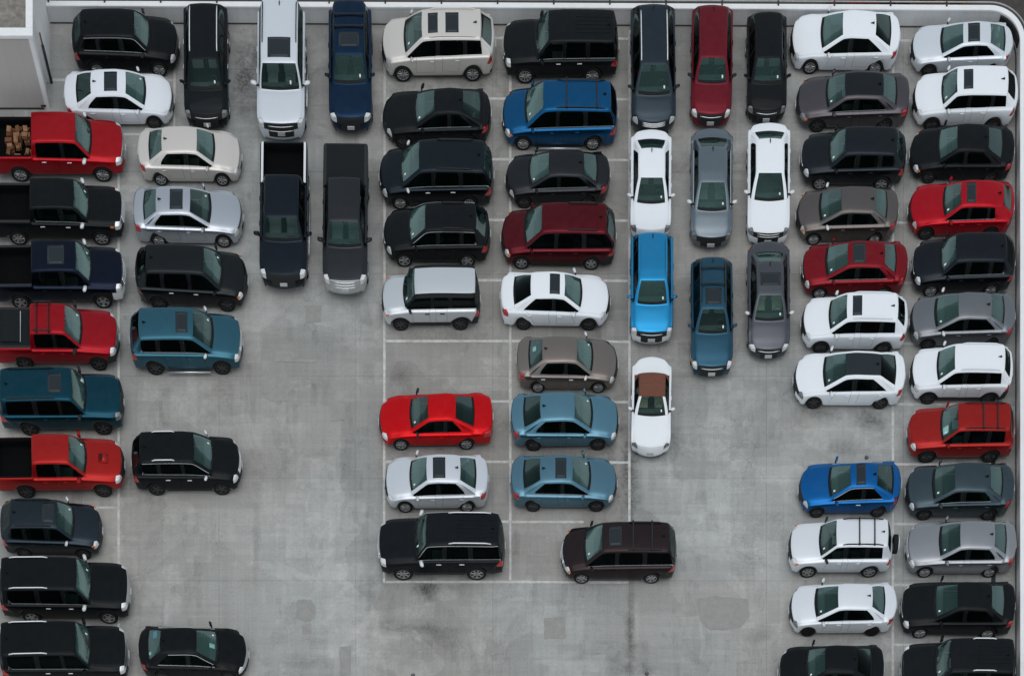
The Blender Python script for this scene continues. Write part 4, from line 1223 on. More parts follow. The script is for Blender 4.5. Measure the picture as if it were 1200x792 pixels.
def build_car(cid, key, face, place, col, label, cat='car', group=None, **o):
    G = get_model(key, cid, o.get('m')); m = G['m']
    X, Y, yaw, sx, sy, sz = place
    root = bpy.data.objects.new(o.get('name', 'parked_car'), None)
    root.empty_display_size = .5
    COL.objects.link(root)
    root.location = (X, Y, o.get('z', 0)); root.rotation_euler = (0, 0, {'E': 0, 'W': math.pi, 'S': -math.pi / 2, 'N': math.pi / 2}[face] + R(yaw))
    root.scale = (sx, sy, sz)
    tag(root, label, cat, group or "cars parked on the deck")
    metal = o.get('metal', 0.0 if min(col) > 214 or max(col) < 40 else (0.6 if col[0] > 2.2 * col[2] and col[0] > 90 else 0.92))
    body = paint(col, metal)
    roofm = paint(o['roof'], metal) if isinstance(o.get('roof'), tuple) else M[o['roof']] if o.get('roof') else body
    low = M['trim'] if o.get('clad') else body
    rgl = random.Random(cid + 'g')
    roles = dict(paint=body, roof=roofm, pillar=M['seal'] if not o.get('plain_pillar') else body, cpillar=M['soft'] if o.get('roof') == 'soft' else body,
                 sill=low, bumper=paint(o['bump'], 0) if isinstance(o.get('bump'), tuple) else M[o['bump']] if o.get('bump') else body,
                 railp=M[o['railp']] if o.get('railp') else body,
                 rbumper=M[o['rbump']] if o.get('rbump') else (low if o.get('clad') else body),
                 grille=M[o['grille']] if o.get('grille') else (body if o.get('clean_nose') else M['trim']), intake=body if o.get('clean_nose') else M['trim'], trimk=M['trim'], ws=M[o.get('ws') or rgl.choice(('windscreen', 'windscreen', 'windscreen_clear', 'windscreen_hazy'))], seal=M['seal'],
                 rg=M[o.get('rg') or ('privacy' if m['kind'] == 'suv' and cid not in ('B1', 'G3', 'D3') else rgl.choice(('rear_glass', 'rear_glass', 'rear_dark')))], sg=M['side_glass'], sgr=M[o.get('sgr', 'side_glass')], head=M[o.get('head', 'light')], tail=M['tail'],
                 gate=M[o['gate']] if o.get('gate') else body, handle=M[o['handle']] if o.get('handle') else body, mirror=M[o['mirror']] if o.get('mirror') else body,
                 bed=M['bed'], bedrail=M[o['bedrail']] if o.get('bedrail') else M['trim'], cover=M['cover'])
    objs = []
    for (nm, me, rl, parent, lab) in G['parts']:
        if nm == 'handle' and o.get('nohandle'): objs.append(None); continue
        p = root if parent is None else objs[parent]
        ob = link(nm, me, p)
        for i, r in enumerate(rl):
            ob.material_slots[i].link = 'OBJECT'
            ob.material_slots[i].material = roles[r]
        objs.append(ob)
    cb = link('cabin', G['cabin'], root)
    cb.material_slots[1].link = 'OBJECT'; cb.material_slots[1].material = M[o.get('seats') or rgl.choice(('cabin_grey', 'cabin_grey', 'cabin', 'cabin_tan'))]
    link('chassis', G['chassis'], root)
    ty, rm = wheel_meshes(m['tr'], o.get('rims') or rgl.choice(('five', 'six', 'seven', 'ten')), o.get('rimcol') or rgl.choice(('rim', 'rim', 'rim', 'rim_dark')))
    hw = m['W'] / 2
    for ax in (m['fa'], m['ra']):
        for sd in (1, -1):
            w = link('wheel', None, root)
            w.location = (ax, sd * (hw - .125), m['tr'])
            w.rotation_euler = (0, random.uniform(0, 1.2), 0 if sd > 0 else math.pi)
            link('tyre', ty, w); link('rim', rm, w)
    x0, x1 = roof_range(m)
    for i, (a, b) in enumerate(o.get('sunroof', ())):      # fractions of the roof, from its front
        w = o.get('srw', .44)
        k = ('sun', a, b, w)
        me = extra(G, k, lambda: drape_panel(G, 'sunroof', lerp(x1, x0, b), lerp(x1, x0, a), -w, w, M['sunroof']))
        if me: link('sunroof', me, root)
    if o.get('rails'):
        rm_ = M[o['rails']]; a, b = o.get('railspan', (.10, .95))
        for sd in (1, -1):
            def mk(sd=sd):
                mb = MB(); n = 8; yy = sd * (m['wr'] - .07)
                pts = []
                for i in range(n + 1):
                    x = lerp(lerp(x1, x0, a), lerp(x1, x0, b), i / n)
                    z = (G['top_z'](x, yy) or m['H']) + (.045 if 0 < i < n else .0)
                    pts.append((x, yy, z))
                mb.tube(pts, .024, 0, 6)
                return mb.mesh('roof_rail', [M['trim']], True)
            ob = link('roof_rail', extra(G, ('rail', sd, a, b), mk), root)
            ob.material_slots[0].link = 'OBJECT'; ob.material_slots[0].material = rm_
    for t in o.get('bars', ()):
        def mk(t=t):
            x = lerp(x1, x0, t); yy = m['wr'] - .07; mb = MB()
            z = max(G['top_z'](x, 0) or m['H'], G['top_z'](x, yy) or 0)
            mb.box(x - .028, x + .028, -yy, yy, z + .035, z + .06, 0, .008)
            for sd in (1, -1): mb.box(x - .035, x + .035, sd * yy - .03, sd * yy + .03, z - .04, z + .07)
            return mb.mesh('cross_bar', [M['trim']])
        link('cross_bar', extra(G, ('bar', t), mk), root)
    if o.get('trim'):
        for k, me in G['belt'].items():
            if k.startswith('lo') or o['trim'] == 'full': link('window_trim', me, root)
    if o.get('fin', 1) and m['kind'] != 'pickup' and o.get('roof') != 'soft':
        def mk():
            x = lerp(x1, x0, .93); z = G['top_z'](x, 0) or m['H']
            mb = MB(); mb.v = [(x - .10, -.03, z - .01), (x - .10, .03, z - .01), (x + .10, .012, z - .01), (x + .10, -.012, z - .01), (x - .09, -.008, z + .085), (x - .09, .008, z + .085)]
            mb.f = [(0, 1, 5, 4), (1, 2, 5), (0, 4, 3), (2, 3, 4, 5)]; mb.m = [0] * 4
            return mb.mesh('antenna', [M['seal']])
        ob = link('antenna', extra(G, 'fin', mk), root)
    if o.get('ribs'):
        def mk():
            mb = MB()
            for k in range(5):
                y = -.36 + .18 * k; pts = []
                for i in range(7):
                    x = lerp(lerp(x1, x0, .42), lerp(x1, x0, .97), i / 6); pts.append((x, y, (G['top_z'](x, y) or m['H']) + .004))
                mb.tube(pts, .014, 0, 4)
            return mb.mesh('roof_rib', [M['seal']], True)
        ob = link('roof_rib', extra(G, 'ribs', mk), root)
        ob.material_slots[0].link = 'OBJECT'; ob.material_slots[0].material = body
    # tag behind the windscreen, driver's side
    if o.get('sticker', 1):
        def mk():
            u = .22; x = lerp(m['xc'] - .12, m['xh'], u)
            return drape_panel(G, 'windscreen_tag', x - .036, x + .036, .42, .48, M['sticker'], .004, 2, 2)
        me = extra(G, 'tag', mk)
        if me: link('windscreen_tag', me, root)
    for (where, y0, y1, u0, u1, mk_) in o.get('papers', ()):
        xa, xb = (m['xc'] - .10, m['xh']) if where == 'front' else (m['xd'] + .05, m['xr'])
        me = drape_panel(G, 'paper_sheet', min(lerp(xa, xb, u0), lerp(xa, xb, u1)), max(lerp(xa, xb, u0), lerp(xa, xb, u1)), y0, y1, M[mk_], -.008, 3, 3)
        if me: link('paper_sheet', me, root)
    # wipers
    def mkw():
        mb = MB()
        for y0 in (-.12, .42):
            pts = []
            for i in range(6):
                y = y0 - .52 * i / 5; x = m['xc'] - .07 - .13 * (abs(y) / hw) ** 2 - .05 * i / 5
                pts.append((x, y, (G['top_z'](x, y) or m['zc']) + .016))
            mb.tube(pts, .009, 0, 4)
        return mb.mesh('wiper', [M['trim']])
    link('wiper', extra(G, 'wiper', mkw), root)
    # plates
    if o.get('plate', 1):
        def mkp(front):
            mb = MB(); z = lerp(m['zs'], m['zn'], .45) if front else lerp(m['zs'], m['zt'], .62)
            h = G['bvh'].ray_cast(Vector((4 if front else -4, 0, z)), Vector((-1 if front else 1, 0, 0)))
            x = h[0].x if h[0] else (m['L'] / 2 if front else -m['L'] / 2)
            mb.box(min(x - .01, x + .025) if front else x - .025, x + .025 if front else x + .01, -.155, .155, z - .075, z + .085, 0, .006)
            return mb.mesh('licence_plate', [M['plate']])
        link('licence_plate', extra(G, 'pf', lambda: mkp(True)), root)
        link('licence_plate', extra(G, 'pr', lambda: mkp(False)), root)
    # bright grille bars
    if o.get('gbars'):
        def mk(nb=o['gbars']):
            mb = MB()
            z0, z1 = lerp(m['zs'], m['zn'], .70), m['zn'] - .03
            if m.get('bigrille'): z0 = lerp(m['zs'], m['zn'], .48)
            for k in range(nb):
                z = lerp(z0, z1, (k + .5) / nb); pts = []
                for i in range(9):
                    y = lerp(-.52, .52, i / 8) * hw
                    h = G['bvh'].ray_cast(Vector((4, y, z)), Vector((-1, 0, 0)))
                    if h[0]: pts.append((h[0].x + .008, y, z))
                if len(pts) > 2: mb.tube(pts, .020, 0, 4)
            return mb.mesh('grille_bar', [M['chrome']], True)
        link('grille_bar', extra(G, ('gb', o['gbars']), mk), root)
    if o.get('amber'):
        def mk(sd):
            mb = MB(); x = m['fa'] + m['tr'] + .16; z = m['zn'] - .09
            y = G['first_y'](x, z, sd); mb.box(x - .08, x + .10, min(y - sd * .02, y + sd * .012), max(y - sd * .02, y + sd * .012), z - .05, z + .05, 0, .01)
            return mb.mesh('indicator', [M['amber']])
        for sd in (1, -1): link('indicator', extra(G, ('amb', sd), lambda: mk(sd)), root)
    if o.get('steps'):
        def mk(sd):
            mb = MB(); y = sd * (hw + .01)
            mb.tube([(m['ra'] + m['tr'] + .15, y, m['zs'] - .03), (m['fa'] - m['tr'] - .15, y, m['zs'] - .03)], .045, 0, 8)
            return mb.mesh('side_step', [M['chrome']], True)
        for sd in (1, -1): link('side_step', extra(G, ('step', sd), lambda: mk(sd)), root)
    if o.get('spare'):
        w = link('spare_wheel', None, root); w.location = (-m['L'] / 2 - .06, 0.0, .95); w.rotation_euler = (0, 0, math.pi / 2)
        link('tyre', ty, w)
        mb = MB(); b = bmesh.new(); bmesh.ops.create_cone(b, cap_ends=True, segments=28, radius1=m['tr'] * .9, radius2=m['tr'] * .8, depth=.06)
        mb.add_bm(b, 0, Matrix.Translation((0, .12, 0)) @ Matrix.Rotation(R(-90), 4, 'X')); b.free()
        ob = link('wheel_cover', mb.mesh('wheel_cover', [body], False), w)
    if o.get('scoop'):
        mb = MB(); x = lerp(m['xc'], m['L'] / 2, .42); z = G['top_z'](x, 0)
        mb.box(x - .20, x + .20, -.20, .20, z - .03, z + .05, 0, .03)
        link('bonnet_scoop', mb.mesh('bonnet_scoop', [body], True), root)
        mb = MB(); mb.box(x - .12, x - .04, -.15, .15, z + .048, z + .053)
        link('scoop_slot', mb.mesh('scoop_slot', [M['seal']]), root)
    if o.get('rack'):
        mb = MB(); xx0, xx1 = x0 - .02, lerp(x0, x1, .62); yy = m['wr'] - .04
        z = m['H'] + .07
        for sd in (1, -1): mb.tube([(xx0, sd * yy, z), (xx1, sd * yy, z)], .028, 0, 6)
        for x in (lerp(xx0, xx1, .2), lerp(xx0, xx1, .85)):
            mb.tube([(x, -yy, z + .002), (x, yy, z + .002)], .026, 0, 6)
            for sd in (1, -1): mb.box(x - .03, x + .03, sd * yy - .03, sd * yy + .03, z - .14, z)
        link('roof_rack', mb.mesh('roof_rack', [M['trim']], True), root)
    if o.get('bedbox'):
        mb = MB(); xa = m['xg'] - .10; mb.box(-m['L'] / 2 + .30, xa - .30, -hw + .28, hw - .28, m['rail'] + .02, m['rail'] + .07, 0, .02)
        mb.tube([(xa - .28, -hw + .28, m['rail'] + .05), (xa - .28, hw - .28, m['rail'] + .05)], .02, 1, 6)
        link('bed_lid', mb.mesh('bed_lid', [M['cover'], M['chrome']], False), root)
    return root

# ------------------------------------------------------------------ the cars
BLK = (7, 13, 17)
WHT = (226, 231, 236)
# id: model, facing, outline in the photograph, paint, label, options   (FIT holds the resulting place on the deck and size)
CARS = [
 ('A1', 'pickup', 'E', (-12, 131, 148, 214), (158, 15, 27), "red crew cab pickup truck with firewood blocks in its bed", B(cat='pickup truck', mirror='silver', handle='silver', rims='ten', yaw=0, sticker=0, grille='chrome', bedrail='bed')),
 ('A2', 'pickup', 'E', (-14, 209, 147, 288), BLK, "black crew cab pickup truck below the red firewood truck", B(cat='pickup truck', mirror='silver', handle='silver', trim=1, grille='chrome', amber=1, gbars=3)),
 ('A3', 'pickup', 'E', (-12, 281, 148, 363), (12, 22, 40), "navy blue crew cab pickup truck between the black and the rack-topped red pickup", B(cat='pickup truck', mirror='silver', grille='chrome', bump='silver', sunroof=((0.25, 0.67),), gbars=3)),
 ('A4', 'pickup_compact_covered', 'E', (-6, 355, 141, 435), (148, 12, 27), "red compact pickup truck with black roof rack and covered bed", B(cat='pickup truck', grille='chrome', bump='trim', rack=1, bedbox=1, mirror='trim')),
 ('A5', 'suv_long', 'E', (-2, 430, 146, 511), (6, 58, 74), "dark teal SUV with small sunroof above the scoop-bonnet red pickup", B(papers=[('front', .42, .62, .05, .30, 'sticker')], cat='SUV', mirror='trim', sunroof=((0.12, 0.32),), rails='trim', railspan=(.22, .95), sgr='privacy', rimcol='rim_dark', head='light_dim', grille='trim')),
 ('A6', 'pickup_compact', 'E', (-6, 508, 147, 584), (158, 28, 26), "red pickup truck with bonnet scoop and empty black bed", B(cat='pickup truck', scoop=1, rimcol='rim_dark', bedrail='bed', sticker=1)),
 ('A7', 'crossover', 'E', (0, 584, 121, 656), (38, 48, 56), "dark slate compact SUV with sunroof above two large black SUVs", B(cat='SUV', sunroof=((0.02, 0.29),), amber=1, mirror='silver', clad=1, rails='trim')),
 ('A8', 'suv_long', 'E', (-1, 652, 154, 731), BLK, "large black SUV with chrome roof rails, upper of the pair at lower left", B(cat='SUV', rails='silver', railspan=(.38, .92), trim=1, mirror='silver', handle='silver', grille='chrome', sgr='privacy')),
 ('A9', 'suv_long', 'E', (-1, 727, 152, 806), BLK, "large black SUV with chrome roof rails in the bottom left corner", B(cat='SUV', rails='silver', railspan=(.38, .92), trim=1, handle='silver', grille='chrome', sgr='privacy')),
 ('B1', 'crossover', 'E', (84, 10, 211, 91), (9, 13, 17), "black compact SUV beside the stair tower along the back wall", B(cat='SUV', trim='full', rims='ten', sticker=0, mirror='trim', grille='chrome')),
 ('B2', 'sedan', 'E', (75, 81, 205, 152), (218, 223, 230), "white saloon with dark sunroof next to the stair tower", B(sunroof=((0.21, 0.63),), rims='ten', grille='chrome')),
 ('B3', 'sedan', 'E', (161, 148, 284, 219), (204, 200, 195), "pale beige saloon without sunroof right of the firewood pickup", B(metal=.4, sticker=0, rims='seven', grille='chrome')),
 ('B4', 'sedan_long', 'E', (156, 218, 286, 291), (166, 172, 180), "silver grey saloon with sunroof above the plain black SUV", B(sunroof=((0.17, 0.60),), rims='ten', trim=1, grille='chrome')),
 ('B5', 'suv_round', 'E', (158, 286, 291, 366), (32, 37, 40), "black SUV with bare roof between silver saloon and teal-blue SUV", B(cat='SUV', handle='silver', amber=1, rimcol='rim_dark', yaw=-1.5, sgr='privacy')),
 ('B6', 'suv', 'E', (152, 360, 285, 440), (46, 88, 104), "teal-blue SUV with sunroof right of the rack-topped red pickup", B(cat='SUV', sunroof=((0.07, 0.31),), trim=1, steps=1, rims='six', mirror='silver', sgr='privacy', grille='chrome', gbars=2)),
 ('B7', 'suv', 'E', (154, 505, 284, 581), BLK, "black SUV with short chrome rails standing alone right of the scoop-bonnet pickup", B(cat='SUV', rails='silver', railspan=(.35, .80), trim='full', handle='silver', mirror='silver', gbars=5, rims='five', sgr='privacy')),
 ('B8', 'fastback', 'E', (162, 733, 292, 799), (9, 13, 16), "black saloon standing alone at the lower left bottom edge", B(papers=[('rear', .20, .50, .45, .75, 'bluecloth'), ('front', -.12, .06, .15, .4, 'sticker'), ('rear', -.45, -.33, .1, .3, 'sticker')], trim='full', seats='cabin_grey', grille='chrome', rims='ten')),
 ('C1', 'suv_round', 'S', (215, 4, 270, 152), (12, 18, 23), "black SUV with chrome roof rails facing down beside the white saloon", B(cat='SUV', rails='silver', railspan=(.12, .98), handle='silver', gbars=1, head='light_dim')),
 ('C2', 'suv_large', 'S', (301, -2, 360, 164), (205, 212, 219), "silver full-size SUV with sunroof facing down by the back wall", B(metal=.3, cat='SUV', sunroof=((0.06, 0.38),), rails='trim', railspan=(.3, .98), mirror='silver', handle='silver', gbars=2, srw=.48, steps=1)),
 ('C3', 'offroader', 'S', (385, 0, 437, 156), (13, 40, 66), "dark blue SUV with banded roof facing down by the back wall", B(cat='SUV', sunroof=((0.11, 0.39),), bars=(.50, .74), grille='trim', sgr='privacy')),
 ('C4', 'pickup', 'S', (304, 166, 363, 339), (26, 35, 44), "dark slate pickup truck with open bed and chrome bed rails", B(cat='pickup truck', bedrail='silver', steps=1, sticker=0, grille='trim')),
 ('C5', 'pickup_covered', 'S', (378, 168, 433, 345), (50, 52, 56), "dark grey pickup truck with black bed cover", B(cat='pickup truck', bump='chrome', gbars=3, grille='chrome', sticker=0)),
 ('D1', 'suv_round', 'W', (447, 10, 581, 97), (206, 203, 198), "champagne SUV with two dark sunroofs by the back wall", B(metal=.35, cat='SUV', sunroof=((.08, .26), (.40, .64)), rails='paint', rims='ten', sgr='privacy', rg='privacy', seats='cabin_tan', grille='trim')),
 ('D2', 'coupe', 'W', (448, 103, 576, 175), (12, 18, 22), "black coupe between the champagne SUV and the dark slate minivan", B(trim=1, head='light', rimcol='rim_dark')),
 ('D3', 'minivan', 'W', (444, 163, 579, 247), (27, 36, 43), "dark slate minivan with black roof rails below the black coupe", B(cat='minivan', rails='trim', railspan=(.25, .85), trim=1, handle='silver', mirror='silver', sgr='privacy', gbars=1)),
 ('D4', 'crossover', 'W', (449, 237, 575, 314), (11, 16, 20), "black compact SUV with chrome-edged windows above the silver boxy SUV", B(cat='SUV', rails='trim', railspan=(.3, .8), trim='full', rims='five', gbars=1)),
 ('D5', 'boxy', 'W', (447, 310, 563, 388), (200, 206, 211), "silver boxy SUV with black window surround and grey cladding", B(metal=.6, cat='SUV', clad=1, ws='windscreen_clear', mirror='trim', handle='trim', rbump='trim', bump=(190, 196, 200), amber=1, sgr='privacy', fin=0, gate='seal', railp='seal', rims='six', m=B(rw=.17, wr=.76, wrap=1))),
 ('D6', 'big_coupe', 'W', (444, 460, 578, 528), (196, 6, 18), "bright red two-door coupe beside an empty parking bay", B(mirror='trim', fin=0, rims='seven', grille='trim')),
 ('D7', 'sedan', 'W', (451, 532, 573, 601), (206, 212, 219), "silver saloon with sunroof below the bright red coupe", B(metal=.5, sunroof=((0.15, 0.57),), mirror='silver', rims='ten')),
 ('D8', 'suv_large', 'W', (443, 600, 592, 680), (12, 17, 22), "large black SUV with bright chrome roof rails below the silver saloon", B(cat='SUV', rails='silver', railspan=(.30, .92), trim='full', handle='silver', mirror='silver', ribs=1, sgr='privacy', rg='privacy', gbars=2, grille='chrome')),
 ('E1', 'suv_large', 'W', (589, 11, 725, 99), (12, 17, 21), "large black SUV with ribbed roof by the back wall", B(cat='SUV', trim=1, handle='silver', ribs=1, sgr='privacy', rg='privacy', gbars=2, sticker=0)),
 ('E2', 'minivan', 'W', (588, 93, 724, 177), (7, 72, 114), "blue minivan with black roof rails and crossbars", B(cat='minivan', rails='trim', railspan=(.18, .95), bars=(.34, .82), trim=1, amber=1, sgr='privacy', rg='privacy', gbars=1, steps=1)),
 ('E3', 'sedan_small', 'W', (592, 176, 715, 245), (42, 44, 48), "dark grey saloon between the blue and the maroon minivan", B(trim=1, rims='ten', fin=1)),
 ('E4', 'minivan', 'W', (587, 237, 722, 317), (86, 15, 27), "maroon minivan with short black roof rails above the white saloon", B(cat='minivan', rails='trim', railspan=(.40, .90), clad=1, amber=1, sticker=0, sgr='privacy', rg='privacy', rims='five')),
 ('E5', 'sedan', 'E', (586, 318, 715, 388), WHT, "white saloon with sunroof right of the silver boxy SUV", B(sunroof=((0.10, 0.44),), rimcol='rim_dark', rg='privacy', sgr='privacy', sticker=0, fin=0)),
 ('E6', 'sedan', 'E', (605, 394, 724, 461), (114, 107, 103), "taupe brown saloon without sunroof beside the empty bay", B(papers=[('rear', .05, .25, .30, .55, 'sticker')], handle='silver', mirror='silver', rims='ten')),
 ('E7', 'sedan', 'E', (598, 459, 725, 529), (84, 122, 140), "light blue saloon with plain roof below the taupe saloon", B(rims='ten', seats='cabin_tan')),
 ('E8', 'sedan', 'E', (598, 533, 723, 600), (80, 115, 132), "light blue saloon with dark sunroof", B(sunroof=((0.15, 0.54),), rims='ten', trim=1, rimcol='rim_dark')),
 ('E9', 'minivan', 'W', (657, 611, 793, 684), (45, 36, 38), "dark plum minivan with sunroof and crossbars at the end of the bays", B(cat='minivan', sunroof=((0.08, 0.28),), rails='trim', railspan=(.38, .92), bars=(.46, .76), trim=1, amber=1, sgr='privacy', gbars=2, grille='chrome')),
 ('F1', 'suv_round', 'S', (738, 5, 792, 159), (44, 55, 64), "dark slate SUV with silver roof rails and mesh grille", B(cat='SUV', rails='silver', railspan=(.05, .92), gbars=4, mirror='trim')),
 ('F2', 'crossover', 'S', (808, 6, 859, 150), (104, 22, 36), "dark red compact SUV facing down by the back wall", B(cat='SUV', gbars=1, mirror='trim', clad=1)),
 ('F3', 'crossover', 'S', (873, 14, 922, 146), (14, 18, 22), "narrow black crossover facing down right of the dark red SUV", B(cat='SUV', gbars=1, head='light_dim')),
 ('F4', 'sedan', 'S', (738, 152, 787, 283), WHT, "white saloon facing down behind the bright blue crossover", B(clean_nose=1, head='light_dim')),
 ('F5', 'sedan_small', 'S', (808, 150, 859, 291), (100, 110, 117), "mid grey saloon facing down between two white saloons", B(head='light_dim', trim=1, mirror='silver')),
 ('F6', 'sedan_long', 'S', (874, 144, 926, 288), WHT, "white saloon facing down behind the dark grey sunroof saloon", B(head='light_dim', gbars=2)),
 ('F7', 'crossover', 'S', (738, 272, 789, 403), (34, 126, 174), "bright blue crossover facing down in front of the white saloon", B(cat='SUV', bump='silver', gbars=1, rails='paint', railspan=(.1, .9))),
 ('F8', 'wagon', 'S', (808, 301, 859, 442), (42, 80, 100), "muted blue estate car with sunroof and roof bars", B(cat='estate car', sunroof=((0.06, 0.38),), rails='trim', bars=(.46, .80), amber=1, gbars=1, srw=.34)),
 ('F9', 'sedan', 'S', (874, 283, 926, 421), (84, 87, 94), "dark grey saloon with sunroof facing down in front of a white saloon", B(sunroof=((0.25, 0.67),), gbars=1, mirror='silver')),
 ('F10', 'convertible', 'S', (739, 418, 787, 535), (228, 232, 236), "white convertible with brown canvas roof", B(clean_nose=1, cat='convertible', roof='soft', head='light_dim', rg='privacy', fin=0)),
 ('G1', 'fastback', 'W', (925, 12, 1055, 89), WHT, "white saloon with black rear window by the back wall", B(rg='privacy', head='light', rims='ten', sticker=0, grille='trim')),
 ('G2', 'sedan', 'W', (932, 83, 1066, 156), (82, 79, 84), "dark grey saloon with black roof below the white saloon at the wall", B(roof=(36, 42, 47), rimcol='rim_dark', amber=1, head='light_dim', trim=1)),
 ('G3', 'crossover', 'W', (937, 148, 1062, 224), (32, 38, 44), "charcoal compact SUV above the grey-brown saloon", B(cat='SUV', rims='six', gbars=1)),
 ('G4', 'sedan_small', 'W', (932, 218, 1053, 288), (98, 93, 92), "grey-brown small saloon above the dark red saloon", B(amber=1, rims='ten', mirror='silver')),
 ('G5', 'sedan_small', 'W', (938, 282, 1064, 351), (120, 18, 30), "dark red saloon with sunroof above the white sunroof SUV", B(sunroof=((0.08, 0.47),), rims='ten', trim=1, gbars=1)),
 ('G6', 'crossover', 'W', (938, 342, 1064, 416), WHT, "white compact SUV with sunroof above the black-roofed white saloon", B(cat='SUV', sunroof=((0.08, 0.28),), rails='paint', rimcol='rim_dark', rims='ten', sgr='privacy')),
 ('G7', 'fastback', 'W', (929, 411, 1061, 480), WHT, "white saloon with black glass roof beside an empty bay", B(roof='sunroof', rg='privacy', rims='five', head='light_dim')),
 ('G8', 'coupe', 'W', (935, 540, 1056, 607), (10, 84, 144), "bright blue coupe with sunroof above the silver SUV with spare wheel", B(sunroof=((0.17, 0.57),), trim='full', head='light', handle='silver', rimcol='rim_dark')),
 ('G9', 'offroader', 'W', (923, 607, 1046, 677), (219, 224, 230), "silver SUV with crossbars and spare wheel on its tailgate", B(metal=.3, cat='SUV', rails='trim', bars=(.44, .76), spare=1, amber=1, mirror='trim', rims='six', grille='trim')),
 ('G10', 'sedan_small', 'W', (924, 682, 1051, 746), (219, 224, 230), "silver-white small saloon below the SUV with spare wheel", B(metal=.3, rimcol='tyre', handle='silver', mirror='silver', head='light_dim')),
 ('G11', 'sedan', 'W', (911, 755, 1036, 821), (10, 15, 19), "black saloon cut off by the bottom edge, in the inner right column", B(gbars=1, rg='privacy')),
 ('H1', 'coupe', 'W', (1066, 25, 1187, 91), (212, 219, 226), "silver coupe with sunroof in the rounded wall corner", B(metal=.4, sunroof=((0.12, 0.61),), head='light', rims='five', fin=0, sticker=0)),
 ('H2', 'crossover', 'W', (1068, 77, 1193, 155), WHT, "white compact SUV with sunroof below the silver corner coupe", B(cat='SUV', sunroof=((0.10, 0.30),), rimcol='rim_dark', sgr='privacy', rg='privacy')),
 ('H3', 'sedan', 'W', (1065, 145, 1189, 217), (12, 16, 20), "black saloon between the white SUV and the red hatchback along the right wall", B(amber=1, rims='ten', sticker=0)),
 ('H4', 'hatch', 'W', (1063, 211, 1189, 282), (165, 14, 31), "red hatchback with sunroof along the right wall", B(cat='hatchback', sunroof=((0.09, 0.33),), trim=1, rimcol='rim_dark')),
 ('H5', 'crossover', 'W', (1067, 272, 1190, 349), (30, 35, 42), "black compact SUV below the red hatchback along the right wall", B(cat='SUV', trim=1, rims='ten', rg='privacy', gbars=1)),
 ('H6', 'sedan_small', 'W', (1065, 342, 1190, 411), (108, 111, 116), "mid grey small saloon above the white SUV along the right wall", B(rims='five', mirror='silver', sgr='privacy')),
 ('H7', 'crossover', 'W', (1065, 402, 1187, 475), WHT, "white compact SUV without sunroof above the red SUV with crossbars", B(cat='SUV', rails='paint', clad=1, rimcol='rim_dark', sgr='privacy', rg='privacy', head='light')),
 ('H8', 'offroader', 'W', (1062, 471, 1189, 543), (150, 30, 28), "red SUV with black crossbars and a card behind the windscreen", B(cat='SUV', rails='trim', bars=(.48, .78), rimcol='rim_dark', fin=0, grille='paint', papers=[('front', .18, .50, .08, .42, 'sticker')])),
 ('H9', 'sedan_small', 'W', (1060, 542, 1189, 610), (62, 76, 84), "blue-grey saloon below the red SUV along the right wall", B(rimcol='rim_dark', head='light', trim=1)),
 ('H10', 'sedan_long', 'W', (1060, 609, 1191, 677), (134, 137, 142), "mid grey saloon above the lowest black saloon along the right wall", B(rims='ten', gbars=2, grille='chrome')),
 ('H11', 'sedan_long', 'W', (1054, 681, 1190, 749), (11, 16, 20), "black saloon with bright red tail lights along the right wall", B(gbars=1, rims='ten')),
 ('H12', 'suv_large', 'W', (1054, 747, 1190, 825), (13, 18, 22), "black SUV with ribbed roof in the bottom right corner", B(cat='SUV', ribs=1, gbars=1, rails='silver', railspan=(.35, .75), sgr='privacy')),
]
